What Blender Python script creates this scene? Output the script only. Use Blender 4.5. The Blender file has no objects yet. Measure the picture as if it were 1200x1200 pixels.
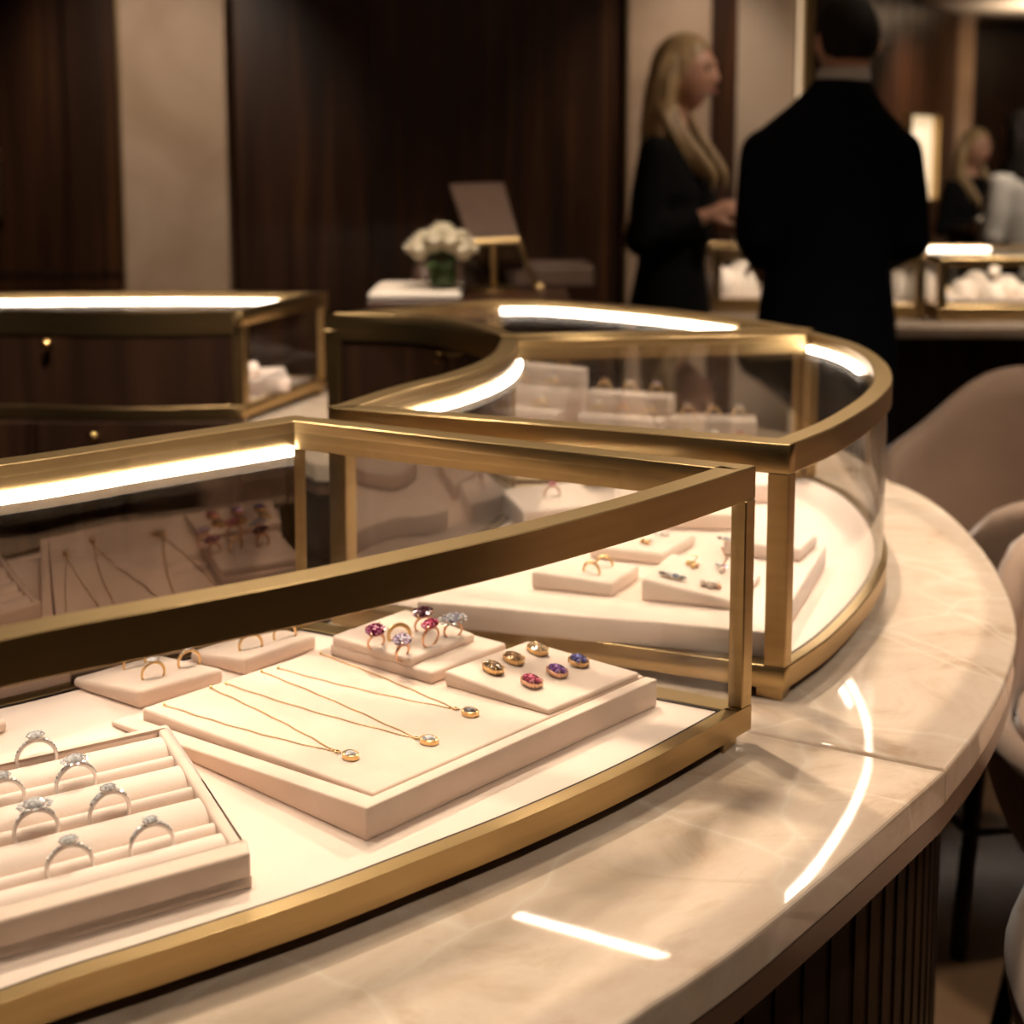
import bpy, bmesh, math, random
from mathutils import Vector, Matrix, Euler
random.seed(7)
PI = math.pi
SC = bpy.context.scene
COL = SC.collection

UP = Vector((0, 0, 1))
# ------------------------------------------------------------------ camera
HC, FC, PITCH, YH = 1.45, 1500.0, math.radians(6.0), 170.0
CY = YH + FC * math.tan(PITCH)
CAM = Vector((0, 0, HC))
FWD = Vector((0, math.cos(PITCH), -math.sin(PITCH)))
UPV = Vector((0, math.sin(PITCH), math.cos(PITCH)))

def ray(px, py):
    return FWD + Vector((1, 0, 0)) * ((px - 600) / FC) + UPV * ((CY - py) / FC)

def P(px, py, z):
    """point of the horizontal plane at height z seen at photo pixel (px, py)"""
    d = ray(px, py)
    return CAM + d * ((z - HC) / d.z)

def PD(px, py, Y):
    d = ray(px, py)
    return CAM + d * (Y / d.y)

def PP(px, py, p0, n):
    d = ray(px, py)
    return CAM + d * ((p0 - CAM).dot(n) / d.dot(n))

def xy(v):
    return (v[0], v[1])

cam_d = bpy.data.cameras.new('camera')
cam = bpy.data.objects.new('camera', cam_d)
COL.objects.link(cam)
cam.location = CAM
cam.rotation_euler = (PI / 2 - PITCH, 0, 0)
cam_d.sensor_width = 36
cam_d.lens = FC / 1200 * 36
cam_d.shift_y = (CY - 600) / 1200
cam_d.clip_start = 0.02
cam_d.dof.use_dof = True
cam_d.dof.focus_distance = 1.04
cam_d.dof.aperture_fstop = 4.6
SC.camera = cam
SC.view_settings.view_transform = 'Standard'
SC.view_settings.look = 'None'
SC.view_settings.exposure = 0.12
SC.view_settings.gamma = 1.0
SC.view_settings.use_curve_mapping = False
SC.cycles.transparent_max_bounces = 40
SC.cycles.max_bounces = 10
SC.cycles.caustics_reflective = False
SC.cycles.caustics_refractive = False
SC.cycles.sample_clamp_indirect = 4.0

# ------------------------------------------------------------------ materials
def new_mat(name):
    m = bpy.data.materials.new(name)
    m.use_nodes = True
    nt = m.node_tree
    return m, nt, nt.nodes['Principled BSDF']

def prin(name, col, rough=0.5, metal=0.0, **kw):
    m, nt, b = new_mat(name)
    b.inputs['Base Color'].default_value = (*col, 1)
    b.inputs['Roughness'].default_value = rough
    b.inputs['Metallic'].default_value = metal
    for k, v in kw.items():
        b.inputs[k.replace('_', ' ')].default_value = v
    return m

def tex_noise(nt, scale, detail=4, rough=0.55, stretch=(1, 1, 1), dist=0.0):
    tc = nt.nodes.new('ShaderNodeTexCoord')
    mp = nt.nodes.new('ShaderNodeMapping')
    mp.inputs['Scale'].default_value = stretch
    nz = nt.nodes.new('ShaderNodeTexNoise')
    nz.inputs['Scale'].default_value = scale
    nz.inputs['Detail'].default_value = detail
    nz.inputs['Roughness'].default_value = rough
    nz.inputs['Distortion'].default_value = dist
    nt.links.new(tc.outputs['Object'], mp.inputs['Vector'])
    nt.links.new(mp.outputs['Vector'], nz.inputs['Vector'])
    return nz

def ramp(nt, fac, stops):
    r = nt.nodes.new('ShaderNodeValToRGB')
    e = r.color_ramp.elements
    e[0].position, e[0].color = stops[0][0], (*stops[0][1], 1)
    e[1].position, e[1].color = stops[-1][0], (*stops[-1][1], 1)
    for p, c in stops[1:-1]:
        q = e.new(p)
        q.color = (*c, 1)
    nt.links.new(fac, r.inputs['Fac'])
    return r

def noisy(name, stops, scale, rough, metal=0.0, stretch=(1, 1, 1), detail=4, bump=0.0, bscale=None, dist=0.0, **kw):
    m = prin(name, (1, 1, 1), rough, metal, **kw)
    nt = m.node_tree
    b = nt.nodes['Principled BSDF']
    nz = tex_noise(nt, scale, detail, stretch=stretch, dist=dist)
    r = ramp(nt, nz.outputs['Fac'], stops)
    nt.links.new(r.outputs['Color'], b.inputs['Base Color'])
    if bump:
        n2 = tex_noise(nt, bscale or scale, 3, stretch=stretch)
        bp = nt.nodes.new('ShaderNodeBump')
        bp.inputs['Strength'].default_value = bump
        bp.inputs['Distance'].default_value = 0.002
        nt.links.new(n2.outputs['Fac'], bp.inputs['Height'])
        nt.links.new(bp.outputs['Normal'], b.inputs['Normal'])
    return m

M = {}
M['brass'] = noisy('brushed_brass', [(0.3, (0.44, 0.31, 0.145)), (0.7, (0.51, 0.365, 0.18))], 6, 0.33, 1.0,
                   stretch=(1, 1, 14), bump=0.05, bscale=60)
M['brass_dark'] = prin('dark_brass', (0.16, 0.10, 0.04), 0.45, 1.0)
M['velvet'] = noisy('cream_velvet', [(0.35, (0.815, 0.655, 0.56)), (0.7, (0.855, 0.70, 0.605))], 14, 0.85, bump=0.12, bscale=500,
                    Sheen_Weight=0.25, Sheen_Roughness=0.5)
M['suede'] = noisy('pale_pink_suede', [(0.35, (0.76, 0.585, 0.475)), (0.7, (0.81, 0.64, 0.525))], 30, 0.85, bump=0.15, bscale=600,
                   Sheen_Weight=0.3, Sheen_Roughness=0.5)
M['wood'] = noisy('dark_walnut', [(0.3, (0.012, 0.0055, 0.003)), (0.55, (0.030, 0.013, 0.0065)), (0.75, (0.052, 0.023, 0.011))],
                  5.5, 0.38, stretch=(3.5, 3.5, 0.16), detail=6, dist=0.6)
M['wood_red'] = noisy('reddish_walnut', [(0.32, (0.016, 0.006, 0.0028)), (0.55, (0.050, 0.019, 0.0078)), (0.72, (0.105, 0.040, 0.014))],
                      4.5, 0.36, stretch=(3, 3, 0.14), detail=6, dist=0.6)
M['plaster'] = noisy('taupe_stone', [(0.3, (0.42, 0.285, 0.19)), (0.5, (0.49, 0.345, 0.24)), (0.72, (0.56, 0.41, 0.30))], 2.2, 0.6,
                     detail=7, dist=0.8)
M['panel'] = noisy('beige_fabric_panel', [(0.3, (0.50, 0.38, 0.28)), (0.7, (0.56, 0.44, 0.33))], 3, 0.75)
M['band'] = prin('polished_brown_band', (0.16, 0.092, 0.058), 0.25)
M['ceiling'] = prin('ceiling_paint', (0.62, 0.52, 0.42), 0.7)
M['knob'] = prin('polished_brass', (0.62, 0.42, 0.18), 0.18, 1.0)
M['black'] = noisy('black_cloth', [(0.3, (0.003, 0.003, 0.0028)), (0.7, (0.006, 0.0055, 0.005))], 40, 0.85, Specular_IOR_Level=0.15)
M['navy'] = noisy('navy_wool', [(0.3, (0.0025, 0.003, 0.006)), (0.7, (0.0045, 0.0055, 0.010))], 60, 0.85, Specular_IOR_Level=0.15)
M['white_cloth'] = prin('white_cloth', (0.60, 0.56, 0.51), 0.7)
M['skin'] = noisy('skin', [(0.3, (0.50, 0.255, 0.165)), (0.7, (0.56, 0.30, 0.20))], 12, 0.5, Subsurface_Weight=0.05)
M['lips'] = prin('lips', (0.42, 0.12, 0.10), 0.4)
M['eye'] = prin('eye', (0.05, 0.03, 0.02), 0.2)
M['blond'] = noisy('blond_hair', [(0.3, (0.26, 0.155, 0.065)), (0.7, (0.50, 0.345, 0.175))], 16, 0.42, stretch=(5, 5, 0.5), bump=0.4, bscale=40)
M['dark_hair'] = noisy('dark_hair', [(0.3, (0.010, 0.007, 0.005)), (0.7, (0.020, 0.014, 0.010))], 30, 0.75, Specular_IOR_Level=0.2, bump=0.4, bscale=60)
M['chair'] = noisy('taupe_velvet', [(0.3, (0.335, 0.225, 0.16)), (0.7, (0.40, 0.275, 0.20))], 7, 0.8, bump=0.1, bscale=300,
                   Sheen_Weight=0.5, Sheen_Roughness=0.4)
M['leg'] = prin('black_steel', (0.012, 0.010, 0.009), 0.4, 0.6)
M['gold'] = prin('yellow_gold', (0.90, 0.60, 0.28), 0.28, 0.85)
M['rose'] = prin('rose_gold', (0.88, 0.54, 0.36), 0.28, 0.85)
M['silver'] = prin('white_gold', (0.92, 0.85, 0.81), 0.3, 0.5)
M['paper'] = prin('white_lacquer', (0.72, 0.66, 0.58), 0.35)
M['petal'] = prin('ivory_petals', (0.88, 0.80, 0.62), 0.6)
M['leaf'] = prin('green_leaves', (0.035, 0.075, 0.015), 0.5)
M['pinkpetal'] = prin('pink_petals', (0.55, 0.20, 0.22), 0.6)
M['taupe_leather'] = noisy('taupe_leather', [(0.3, (0.078, 0.045, 0.03)), (0.7, (0.098, 0.058, 0.039))], 20, 0.45)
M['display_white'] = prin('white_display_cloth', (0.85, 0.74, 0.62), 0.8)

def marble():
    m, nt, b = new_mat('cream_onyx_marble')
    n1 = tex_noise(nt, 6.5, 9, 0.66, dist=1.1, stretch=(1, 1.15, 1))
    r1 = ramp(nt, n1.outputs['Fac'], [(0.30, (0.50, 0.36, 0.25)), (0.43, (0.63, 0.49, 0.37)), (0.58, (0.70, 0.565, 0.445)), (0.74, (0.56, 0.42, 0.30))])
    n2 = tex_noise(nt, 2.6, 2, 0.5, dist=0.5)
    r2 = ramp(nt, n2.outputs['Fac'], [(0.490, (0, 0, 0)), (0.5, (0.42, 0.42, 0.42)), (0.510, (0, 0, 0))])
    mx = nt.nodes.new('ShaderNodeMix')
    mx.data_type = 'RGBA'
    mx.inputs[7].default_value = (0.80, 0.69, 0.56, 1)
    nt.links.new(r2.outputs['Color'], mx.inputs[0])
    nt.links.new(r1.outputs['Color'], mx.inputs[6])
    n3 = tex_noise(nt, 5, 4, 0.6, dist=1.5, stretch=(1, 3, 1))
    r3 = ramp(nt, n3.outputs['Fac'], [(0.58, (0, 0, 0)), (0.72, (0.35, 0.35, 0.35))])
    m2 = nt.nodes.new('ShaderNodeMix')
    m2.data_type = 'RGBA'
    m2.inputs[7].default_value = (0.50, 0.36, 0.24, 1)
    nt.links.new(r3.outputs['Color'], m2.inputs[0])
    nt.links.new(mx.outputs[2], m2.inputs[6])
    tc = nt.nodes.new('ShaderNodeTexCoord')
    nw = tex_noise(nt, 4.0, 3, 0.5)
    vm = nt.nodes.new('ShaderNodeVectorMath'); vm.operation = 'SCALE'; vm.inputs['Scale'].default_value = 0.22
    va = nt.nodes.new('ShaderNodeVectorMath'); va.operation = 'ADD'
    vo = nt.nodes.new('ShaderNodeTexVoronoi'); vo.feature = 'DISTANCE_TO_EDGE'; vo.inputs['Scale'].default_value = 4.5
    nt.links.new(nw.outputs['Color'], vm.inputs[0])
    nt.links.new(vm.outputs[0], va.inputs[0])
    nt.links.new(tc.outputs['Object'], va.inputs[1])
    nt.links.new(va.outputs[0], vo.inputs['Vector'])
    r4 = ramp(nt, vo.outputs['Distance'], [(0.0, (0.42, 0.42, 0.42)), (0.012, (0.18, 0.18, 0.18)), (0.035, (0, 0, 0))])
    m3 = nt.nodes.new('ShaderNodeMix'); m3.data_type = 'RGBA'
    m3.inputs[7].default_value = (0.82, 0.73, 0.61, 1)
    nt.links.new(r4.outputs['Color'], m3.inputs[0])
    nt.links.new(m2.outputs[2], m3.inputs[6])
    nt.links.new(m3.outputs[2], b.inputs['Base Color'])
    b.inputs['Roughness'].default_value = 0.045
    b.inputs['Specular IOR Level'].default_value = 0.5
    return m
M['marble'] = marble()

def floor_mat():
    m, nt, b = new_mat('polished_brown_stone')
    nz = tex_noise(nt, 1.6, 7, 0.6, dist=1.0)
    r = ramp(nt, nz.outputs['Fac'], [(0.3, (0.10, 0.055, 0.028)), (0.7, (0.21, 0.125, 0.068))])
    nt.links.new(r.outputs['Color'], b.inputs['Base Color'])
    b.inputs['Roughness'].default_value = 0.14
    return m
M['floor'] = floor_mat()

def glass():
    m = bpy.data.materials.new('clear_glass')
    m.use_nodes = True
    nt = m.node_tree
    nt.nodes.clear()
    out = nt.nodes.new('ShaderNodeOutputMaterial')
    mix = nt.nodes.new('ShaderNodeMixShader')
    tr = nt.nodes.new('ShaderNodeBsdfTransparent')
    tr.inputs['Color'].default_value = (0.985, 0.985, 0.975, 1)
    gl = nt.nodes.new('ShaderNodeBsdfGlossy')
    gl.inputs['Roughness'].default_value = 0.0
    lw = nt.nodes.new('ShaderNodeLayerWeight')
    lw.inputs['Blend'].default_value = 0.5
    pw = nt.nodes.new('ShaderNodeMath'); pw.operation = 'POWER'; pw.inputs[1].default_value = 5.0
    ml = nt.nodes.new('ShaderNodeMath'); ml.operation = 'MULTIPLY_ADD'; ml.inputs[1].default_value = 0.95; ml.inputs[2].default_value = 0.035
    nt.links.new(lw.outputs['Facing'], pw.inputs[0])
    nt.links.new(pw.outputs[0], ml.inputs[0])
    nt.links.new(ml.outputs[0], mix.inputs[0])
    nt.links.new(tr.outputs[0], mix.inputs[1])
    nt.links.new(gl.outputs[0], mix.inputs[2])
    nt.links.new(mix.outputs[0], out.inputs['Surface'])
    return m
M['glass'] = glass()
M['mirror'] = prin('smoked_mirror', (0.19, 0.15, 0.128), 0.03, 1.0)

def emit(name, col, s):
    m, nt, b = new_mat(name)
    b.inputs['Base Color'].default_value = (0.8, 0.8, 0.8, 1)
    b.inputs['Emission Color'].default_value = (*col, 1)
    b.inputs['Emission Strength'].default_value = s
    return m
WARM = (1.0, 0.84, 0.69)
M['led'] = emit('warm_led', WARM, 36)
M['led_dim'] = emit('warm_led_far', WARM, 26)
M['niche'] = emit('lit_niche', (1.0, 0.72, 0.42), 0.9)
M['cove'] = emit('cove_led', (1.0, 0.70, 0.42), 0.8)
M['lamp'] = emit('downlight_lens', (1.0, 0.80, 0.58), 14)

def gem_mat(name, col, spec=0.25, lo=0.35, sparkle=1.0):  # glints painted into the base colour as random bright and dark cells
    m = bpy.data.materials.new(name)
    m.use_nodes = True
    nt = m.node_tree
    b = nt.nodes['Principled BSDF']
    tc = nt.nodes.new('ShaderNodeTexCoord')
    vo = nt.nodes.new('ShaderNodeTexVoronoi')
    vo.inputs['Scale'].default_value = 420
    sp = nt.nodes.new('ShaderNodeSeparateColor')
    nt.links.new(tc.outputs['Object'], vo.inputs['Vector'])
    nt.links.new(vo.outputs['Color'], sp.inputs[0])
    hi = tuple(min(1.0, c * 1.5 + 0.16 * sparkle) for c in col)
    r = ramp(nt, sp.outputs[0], [(0.1, tuple(c * lo for c in col)), (0.55, col), (0.8, hi), (1.0, tuple(min(1.0, h + 0.3 * sparkle) for h in hi))])
    nt.links.new(r.outputs['Color'], b.inputs['Base Color'])
    b.inputs['Roughness'].default_value = 0.05
    b.inputs['IOR'].default_value = 1.9
    b.inputs['Transmission Weight'].default_value = 0.15
    b.inputs['Metallic'].default_value = spec
    return m
M['diamond'] = gem_mat('diamond', (0.90, 0.89, 0.92), 0.2, 0.5)
for n, c in dict(ruby=(0.24, 0.010, 0.09), garnet=(0.10, 0.012, 0.045), pink=(0.62, 0.07, 0.16), lilac=(0.55, 0.40, 0.60), lavender=(0.66, 0.64, 0.86),
                 smoky=(0.24, 0.15, 0.085), amber=(0.36, 0.205, 0.10), champagne=(0.52, 0.36, 0.21), purple=(0.30, 0.10, 0.48), tanzanite=(0.10, 0.10, 0.42),
                 sapphire=(0.16, 0.25, 0.42), peridot=(0.25, 0.40, 0.08), grey=(0.30, 0.30, 0.33), citrine=(0.8, 0.42, 0.08)).items():
    M[n] = gem_mat(n + '_gem', c, 0.2, 0.6, 0.3) if n in ('smoky', 'amber', 'champagne') else gem_mat(n + '_gem', c)
M['pearl'] = prin('pearl', (0.92, 0.78, 0.70), 0.25)

# ------------------------------------------------------------------ mesh builder
class MB:
    def __init__(s):
        s.bm = bmesh.new()

    def v(s, p):
        return s.bm.verts.new(Vector(p))

    def f(s, vs):
        try:
            return s.bm.faces.new(vs)
        except ValueError:
            return None

    def prism(s, pts, z0, z1):
        a = [s.v((p[0], p[1], z0)) for p in pts]
        b = [s.v((p[0], p[1], z1)) for p in pts]
        n = len(pts)
        for i in range(n):
            s.f([a[i], a[(i + 1) % n], b[(i + 1) % n], b[i]])
        s.f(b)
        s.f(a[::-1])
        return s

    def strip(s, A, B, z0, z1, closed=False):
        """solid between two polylines of equal length"""
        n = len(A)
        rows = [[s.v((p[0], p[1], z)) for p in L] for L, z in ((A, z0), (A, z1), (B, z1), (B, z0))]
        m = n if closed else n - 1
        for i in range(m):
            j = (i + 1) % n
            for r in range(4):
                q = (r + 1) % 4
                s.f([rows[r][i], rows[r][j], rows[q][j], rows[q][i]])
        if not closed:
            s.f([rows[r][0] for r in range(4)])
            s.f([rows[r][-1] for r in (3, 2, 1, 0)])
        return s

    def hexa(s, b, t):
        B = [s.v(p) for p in b]
        T = [s.v(p) for p in t]
        for i in range(4):
            s.f([B[i], B[(i + 1) % 4], T[(i + 1) % 4], T[i]])
        s.f(T)
        s.f(B[::-1])
        return s

    def box(s, c, size, ax=None):
        c = Vector(c)
        X, Y, Z = ax if ax else (Vector((1, 0, 0)), Vector((0, 1, 0)), Vector((0, 0, 1)))
        x, y, z = X * size[0] / 2, Y * size[1] / 2, Z * size[2] / 2
        return s.hexa([c - x - y - z, c + x - y - z, c + x + y - z, c - x + y - z], [c - x - y + z, c + x - y + z, c + x + y + z, c - x + y + z])

    def tube(s, pts, r, n=8, closed=False, flat=None, caps=True):
        """r: number or list; flat: list/number scaling of second radius"""
        pts = [Vector(p) for p in pts]
        k = len(pts)
        R = r if isinstance(r, (list, tuple)) else [r] * k
        rings = []
        prev = None
        for i in range(k):
            if closed:
                t = pts[(i + 1) % k] - pts[i - 1]
            else:
                t = pts[min(i + 1, k - 1)] - pts[max(i - 1, 0)]
            t.normalize()
            if prev is None:
                u = t.cross(Vector((0, 0, 1)))
                if u.length < 1e-3:
                    u = t.cross(Vector((0, 1, 0)))
            else:
                u = prev - t * prev.dot(t)
            u.normalize()
            prev = u
            w = t.cross(u)
            ri = R[i]
            a, b = ri if isinstance(ri, (tuple, list)) else (ri, ri * (flat or 1))
            rings.append([s.v(pts[i] + u * a * math.cos(2 * PI * j / n) + w * b * math.sin(2 * PI * j / n)) for j in range(n)])
        m = k if closed else k - 1
        for i in range(m):
            A, B = rings[i], rings[(i + 1) % k]
            for j in range(n):
                s.f([A[j], A[(j + 1) % n], B[(j + 1) % n], B[j]])
        if not closed and caps:
            s.f(rings[0][::-1])
            s.f(rings[-1])
        return s

    def loft(s, rings, n=20):
        """rings: (cx, cy, cz, rx, ry) horizontal ellipses"""
        L = []
        for (cx, cy, cz, rx, ry) in rings:
            L.append([s.v((cx + rx * math.cos(2 * PI * j / n), cy + ry * math.sin(2 * PI * j / n), cz)) for j in range(n)])
        for A, B in zip(L, L[1:]):
            for j in range(n):
                s.f([A[j], A[(j + 1) % n], B[(j + 1) % n], B[j]])
        s.f(L[0][::-1])
        s.f(L[-1])
        return s

    def lathe(s, prof, c, n=20, ax=None):
        """prof: (radius, height) along Z (or frame ax)"""
        c = Vector(c)
        X, Y, Z = ax if ax else (Vector((1, 0, 0)), Vector((0, 1, 0)), Vector((0, 0, 1)))
        L = []
        for r, h in prof:
            if r < 1e-6:
                L.append([s.v(c + Z * h)])
            else:
                L.append([s.v(c + Z * h + X * r * math.cos(2 * PI * j / n) + Y * r * math.sin(2 * PI * j / n)) for j in range(n)])
        for A, B in zip(L, L[1:]):
            for j in range(n):
                a0, a1 = A[j % len(A)], A[(j + 1) % len(A)]
                b0, b1 = B[j % len(B)], B[(j + 1) % len(B)]
                vs = []
                for q in (a0, a1, b1, b0):
                    if q not in vs:
                        vs.append(q)
                if len(vs) >= 3:
                    s.f(vs)
        if len(L[0]) > 1:
            s.f(L[0][::-1])
        if len(L[-1]) > 1:
            s.f(L[-1])
        return s

    def ball(s, c, r, n=12, k=8):
        r = r if isinstance(r, (tuple, list)) else (r, r, r)
        c = Vector(c)
        L = [[s.v(c - Vector((0, 0, r[2])))]]
        for i in range(1, k):
            a = -PI / 2 + PI * i / k
            L.append([s.v(c + Vector((r[0] * math.cos(a) * math.cos(2 * PI * j / n), r[1] * math.cos(a) * math.sin(2 * PI * j / n), r[2] * math.sin(a)))) for j in range(n)])
        L.append([s.v(c + Vector((0, 0, r[2])))])
        for A, B in zip(L, L[1:]):
            for j in range(n):
                vs = []
                for q in (A[j % len(A)], A[(j + 1) % len(A)], B[(j + 1) % len(B)], B[j % len(B)]):
                    if q not in vs:
                        vs.append(q)
                s.f(vs)
        return s

    def gem(s, c, r, ax=None, n=8, sx=1.0, sy=1.0, dep=0.62):
        """cut stone: table, crown, girdle, pavilion"""
        c = Vector(c)
        X, Y, Z = ax if ax else (Vector((1, 0, 0)), Vector((0, 1, 0)), Vector((0, 0, 1)))
        def ringv(rr, h, off, m):
            return [s.v(c + Z * h * r + X * sx * rr * r * math.cos(2 * PI * (j + off) / m) + Y * sy * rr * r * math.sin(2 * PI * (j + off) / m)) for j in range(m)]
        T = ringv(0.56, 0.34, 0.0, n)
        Cc = ringv(0.84, 0.17, 0.5, n)
        G = ringv(1.0, 0.02, 0.0, n)
        G2 = ringv(1.0, -0.05, 0.0, n)
        Pv = ringv(0.55, -0.36, 0.5, n)
        K = s.v(c - Z * r * dep)
        s.f(T)
        for j in range(n):
            k = (j + 1) % n
            s.f([T[k], T[j], Cc[j]])
            s.f([T[j], G[j], Cc[j]]); s.f([Cc[j], G[j], G[k]]); s.f([Cc[j], G[k], T[k]])
            s.f([G[j], G2[j], G2[k], G[k]])
            s.f([G2[j], Pv[j], G2[k]])
            s.f([Pv[j], Pv[k], G2[k]])
            s.f([Pv[j], K, Pv[k]])
        return s

    def build(s, name, mat, parent=None, smooth=False, bevel=0.0, seg=2, sub=0, angle=40, loc=None):
        bmesh.ops.remove_doubles(s.bm, verts=s.bm.verts, dist=1e-6)
        bmesh.ops.recalc_face_normals(s.bm, faces=s.bm.faces)
        if bevel:
            ed = [e for e in s.bm.edges if len(e.link_faces) == 2 and e.calc_face_angle(0) > math.radians(30)]
            bmesh.ops.bevel(s.bm, geom=ed, offset=bevel, segments=seg, profile=0.5, affect='EDGES', clamp_overlap=True)
        org = Vector((0, 0, 0))
        if parent is not None:
            org = wloc(parent)
        elif loc is not None:
            org = Vector(loc)
        if org.length:
            bmesh.ops.translate(s.bm, vec=-org, verts=s.bm.verts)
        me = bpy.data.meshes.new(name)
        s.bm.to_mesh(me)
        s.bm.free()
        me.materials.append(M[mat] if isinstance(mat, str) else mat)
        o = bpy.data.objects.new(name, me)
        COL.objects.link(o)
        if parent is not None:
            o.parent = parent
        elif loc is not None:
            o.location = org
        if smooth:
            for p in me.polygons:
                p.use_smooth = True
            try:
                me.set_sharp_from_angle(angle=math.radians(angle))
            except Exception:
                pass
        if sub:
            md = o.modifiers.new('subdivision', 'SUBSURF')
            md.levels = md.render_levels = sub
        return o

def wloc(o):
    p = Vector((0, 0, 0))
    while o is not None:
        p += o.location
        o = o.parent
    return p

def thing(name, label, cat, loc, group=None):
    o = bpy.data.objects.new(name, None)
    COL.objects.link(o)
    o.location = loc
    o.empty_display_size = 0.05
    return tag(o, label, cat, group)

def tag(o, label, cat, group=None, kind=None):
    o['label'] = label
    o['category'] = cat
    if group:
        o['group'] = group
    if kind:
        o['kind'] = kind
    return o

def structure(o, label=None):
    o['kind'] = 'structure'
    if label:
        o['label'] = label
        o['category'] = o.name.split('_')[0]
    return o

def spline(pts, n=32):
    """Catmull-Rom through 2D points"""
    pts = [Vector(p[:2]) for p in pts]
    if len(pts) == 2:
        return [tuple(pts[0].lerp(pts[1], i / n)) for i in range(n + 1)]
    ext = [pts[0] * 2 - pts[1]] + pts + [pts[-1] * 2 - pts[-2]]
    out = []
    for i in range(len(pts) - 1):
        p0, p1, p2, p3 = ext[i:i + 4]
        for k in range(12):
            t = k / 12
            out.append(0.5 * (2 * p1 + (p2 - p0) * t + (2 * p0 - 5 * p1 + 4 * p2 - p3) * t * t + (3 * p1 - p0 - 3 * p2 + p3) * t ** 3))
    out.append(pts[-1])
    # resample evenly
    d = [0]
    for a, b in zip(out, out[1:]):
        d.append(d[-1] + (b - a).length)
    res = []
    j = 0
    for i in range(n + 1):
        t = d[-1] * i / n
        while j < len(d) - 2 and d[j + 1] < t:
            j += 1
        w = (t - d[j]) / max(1e-9, d[j + 1] - d[j])
        res.append(tuple(out[j].lerp(out[j + 1], min(1, max(0, w)))))
    return res

def offset_loop(pts, dist):
    """inward offset of a counter-clockwise or clockwise closed loop; dist per edge (list) or number"""
    n = len(pts)
    P2 = [Vector(p) for p in pts]
    area = sum(P2[i].x * P2[(i + 1) % n].y - P2[(i + 1) % n].x * P2[i].y for i in range(n))
    sg = 1 if area > 0 else -1
    D = dist if isinstance(dist, list) else [dist] * n
    lines = []
    for i in range(n):
        a, b = P2[i], P2[(i + 1) % n]
        t = (b - a).normalized()
        nn = Vector((-t.y, t.x)) * sg
        lines.append((a + nn * D[i], t, nn))
    out = []
    for i in range(n):
        a, t1, n1 = lines[i - 1]
        b, t2, n2 = lines[i]
        cr = t1.x * t2.y - t1.y * t2.x
        if abs(cr) < 0.02:
            out.append(tuple(P2[i] + (n1 * D[i - 1] + n2 * D[i]) / 2))
        else:
            w = b - a
            s_ = (w.x * t2.y - w.y * t2.x) / cr
            out.append(tuple(a + t1 * s_))
    return out

# ------------------------------------------------------------------ levels
ZC = 0.907           # marble top
ZB, ZT = 0.919, 1.165   # case frame bottom and top
ZD = 0.941           # velvet deck

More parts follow.
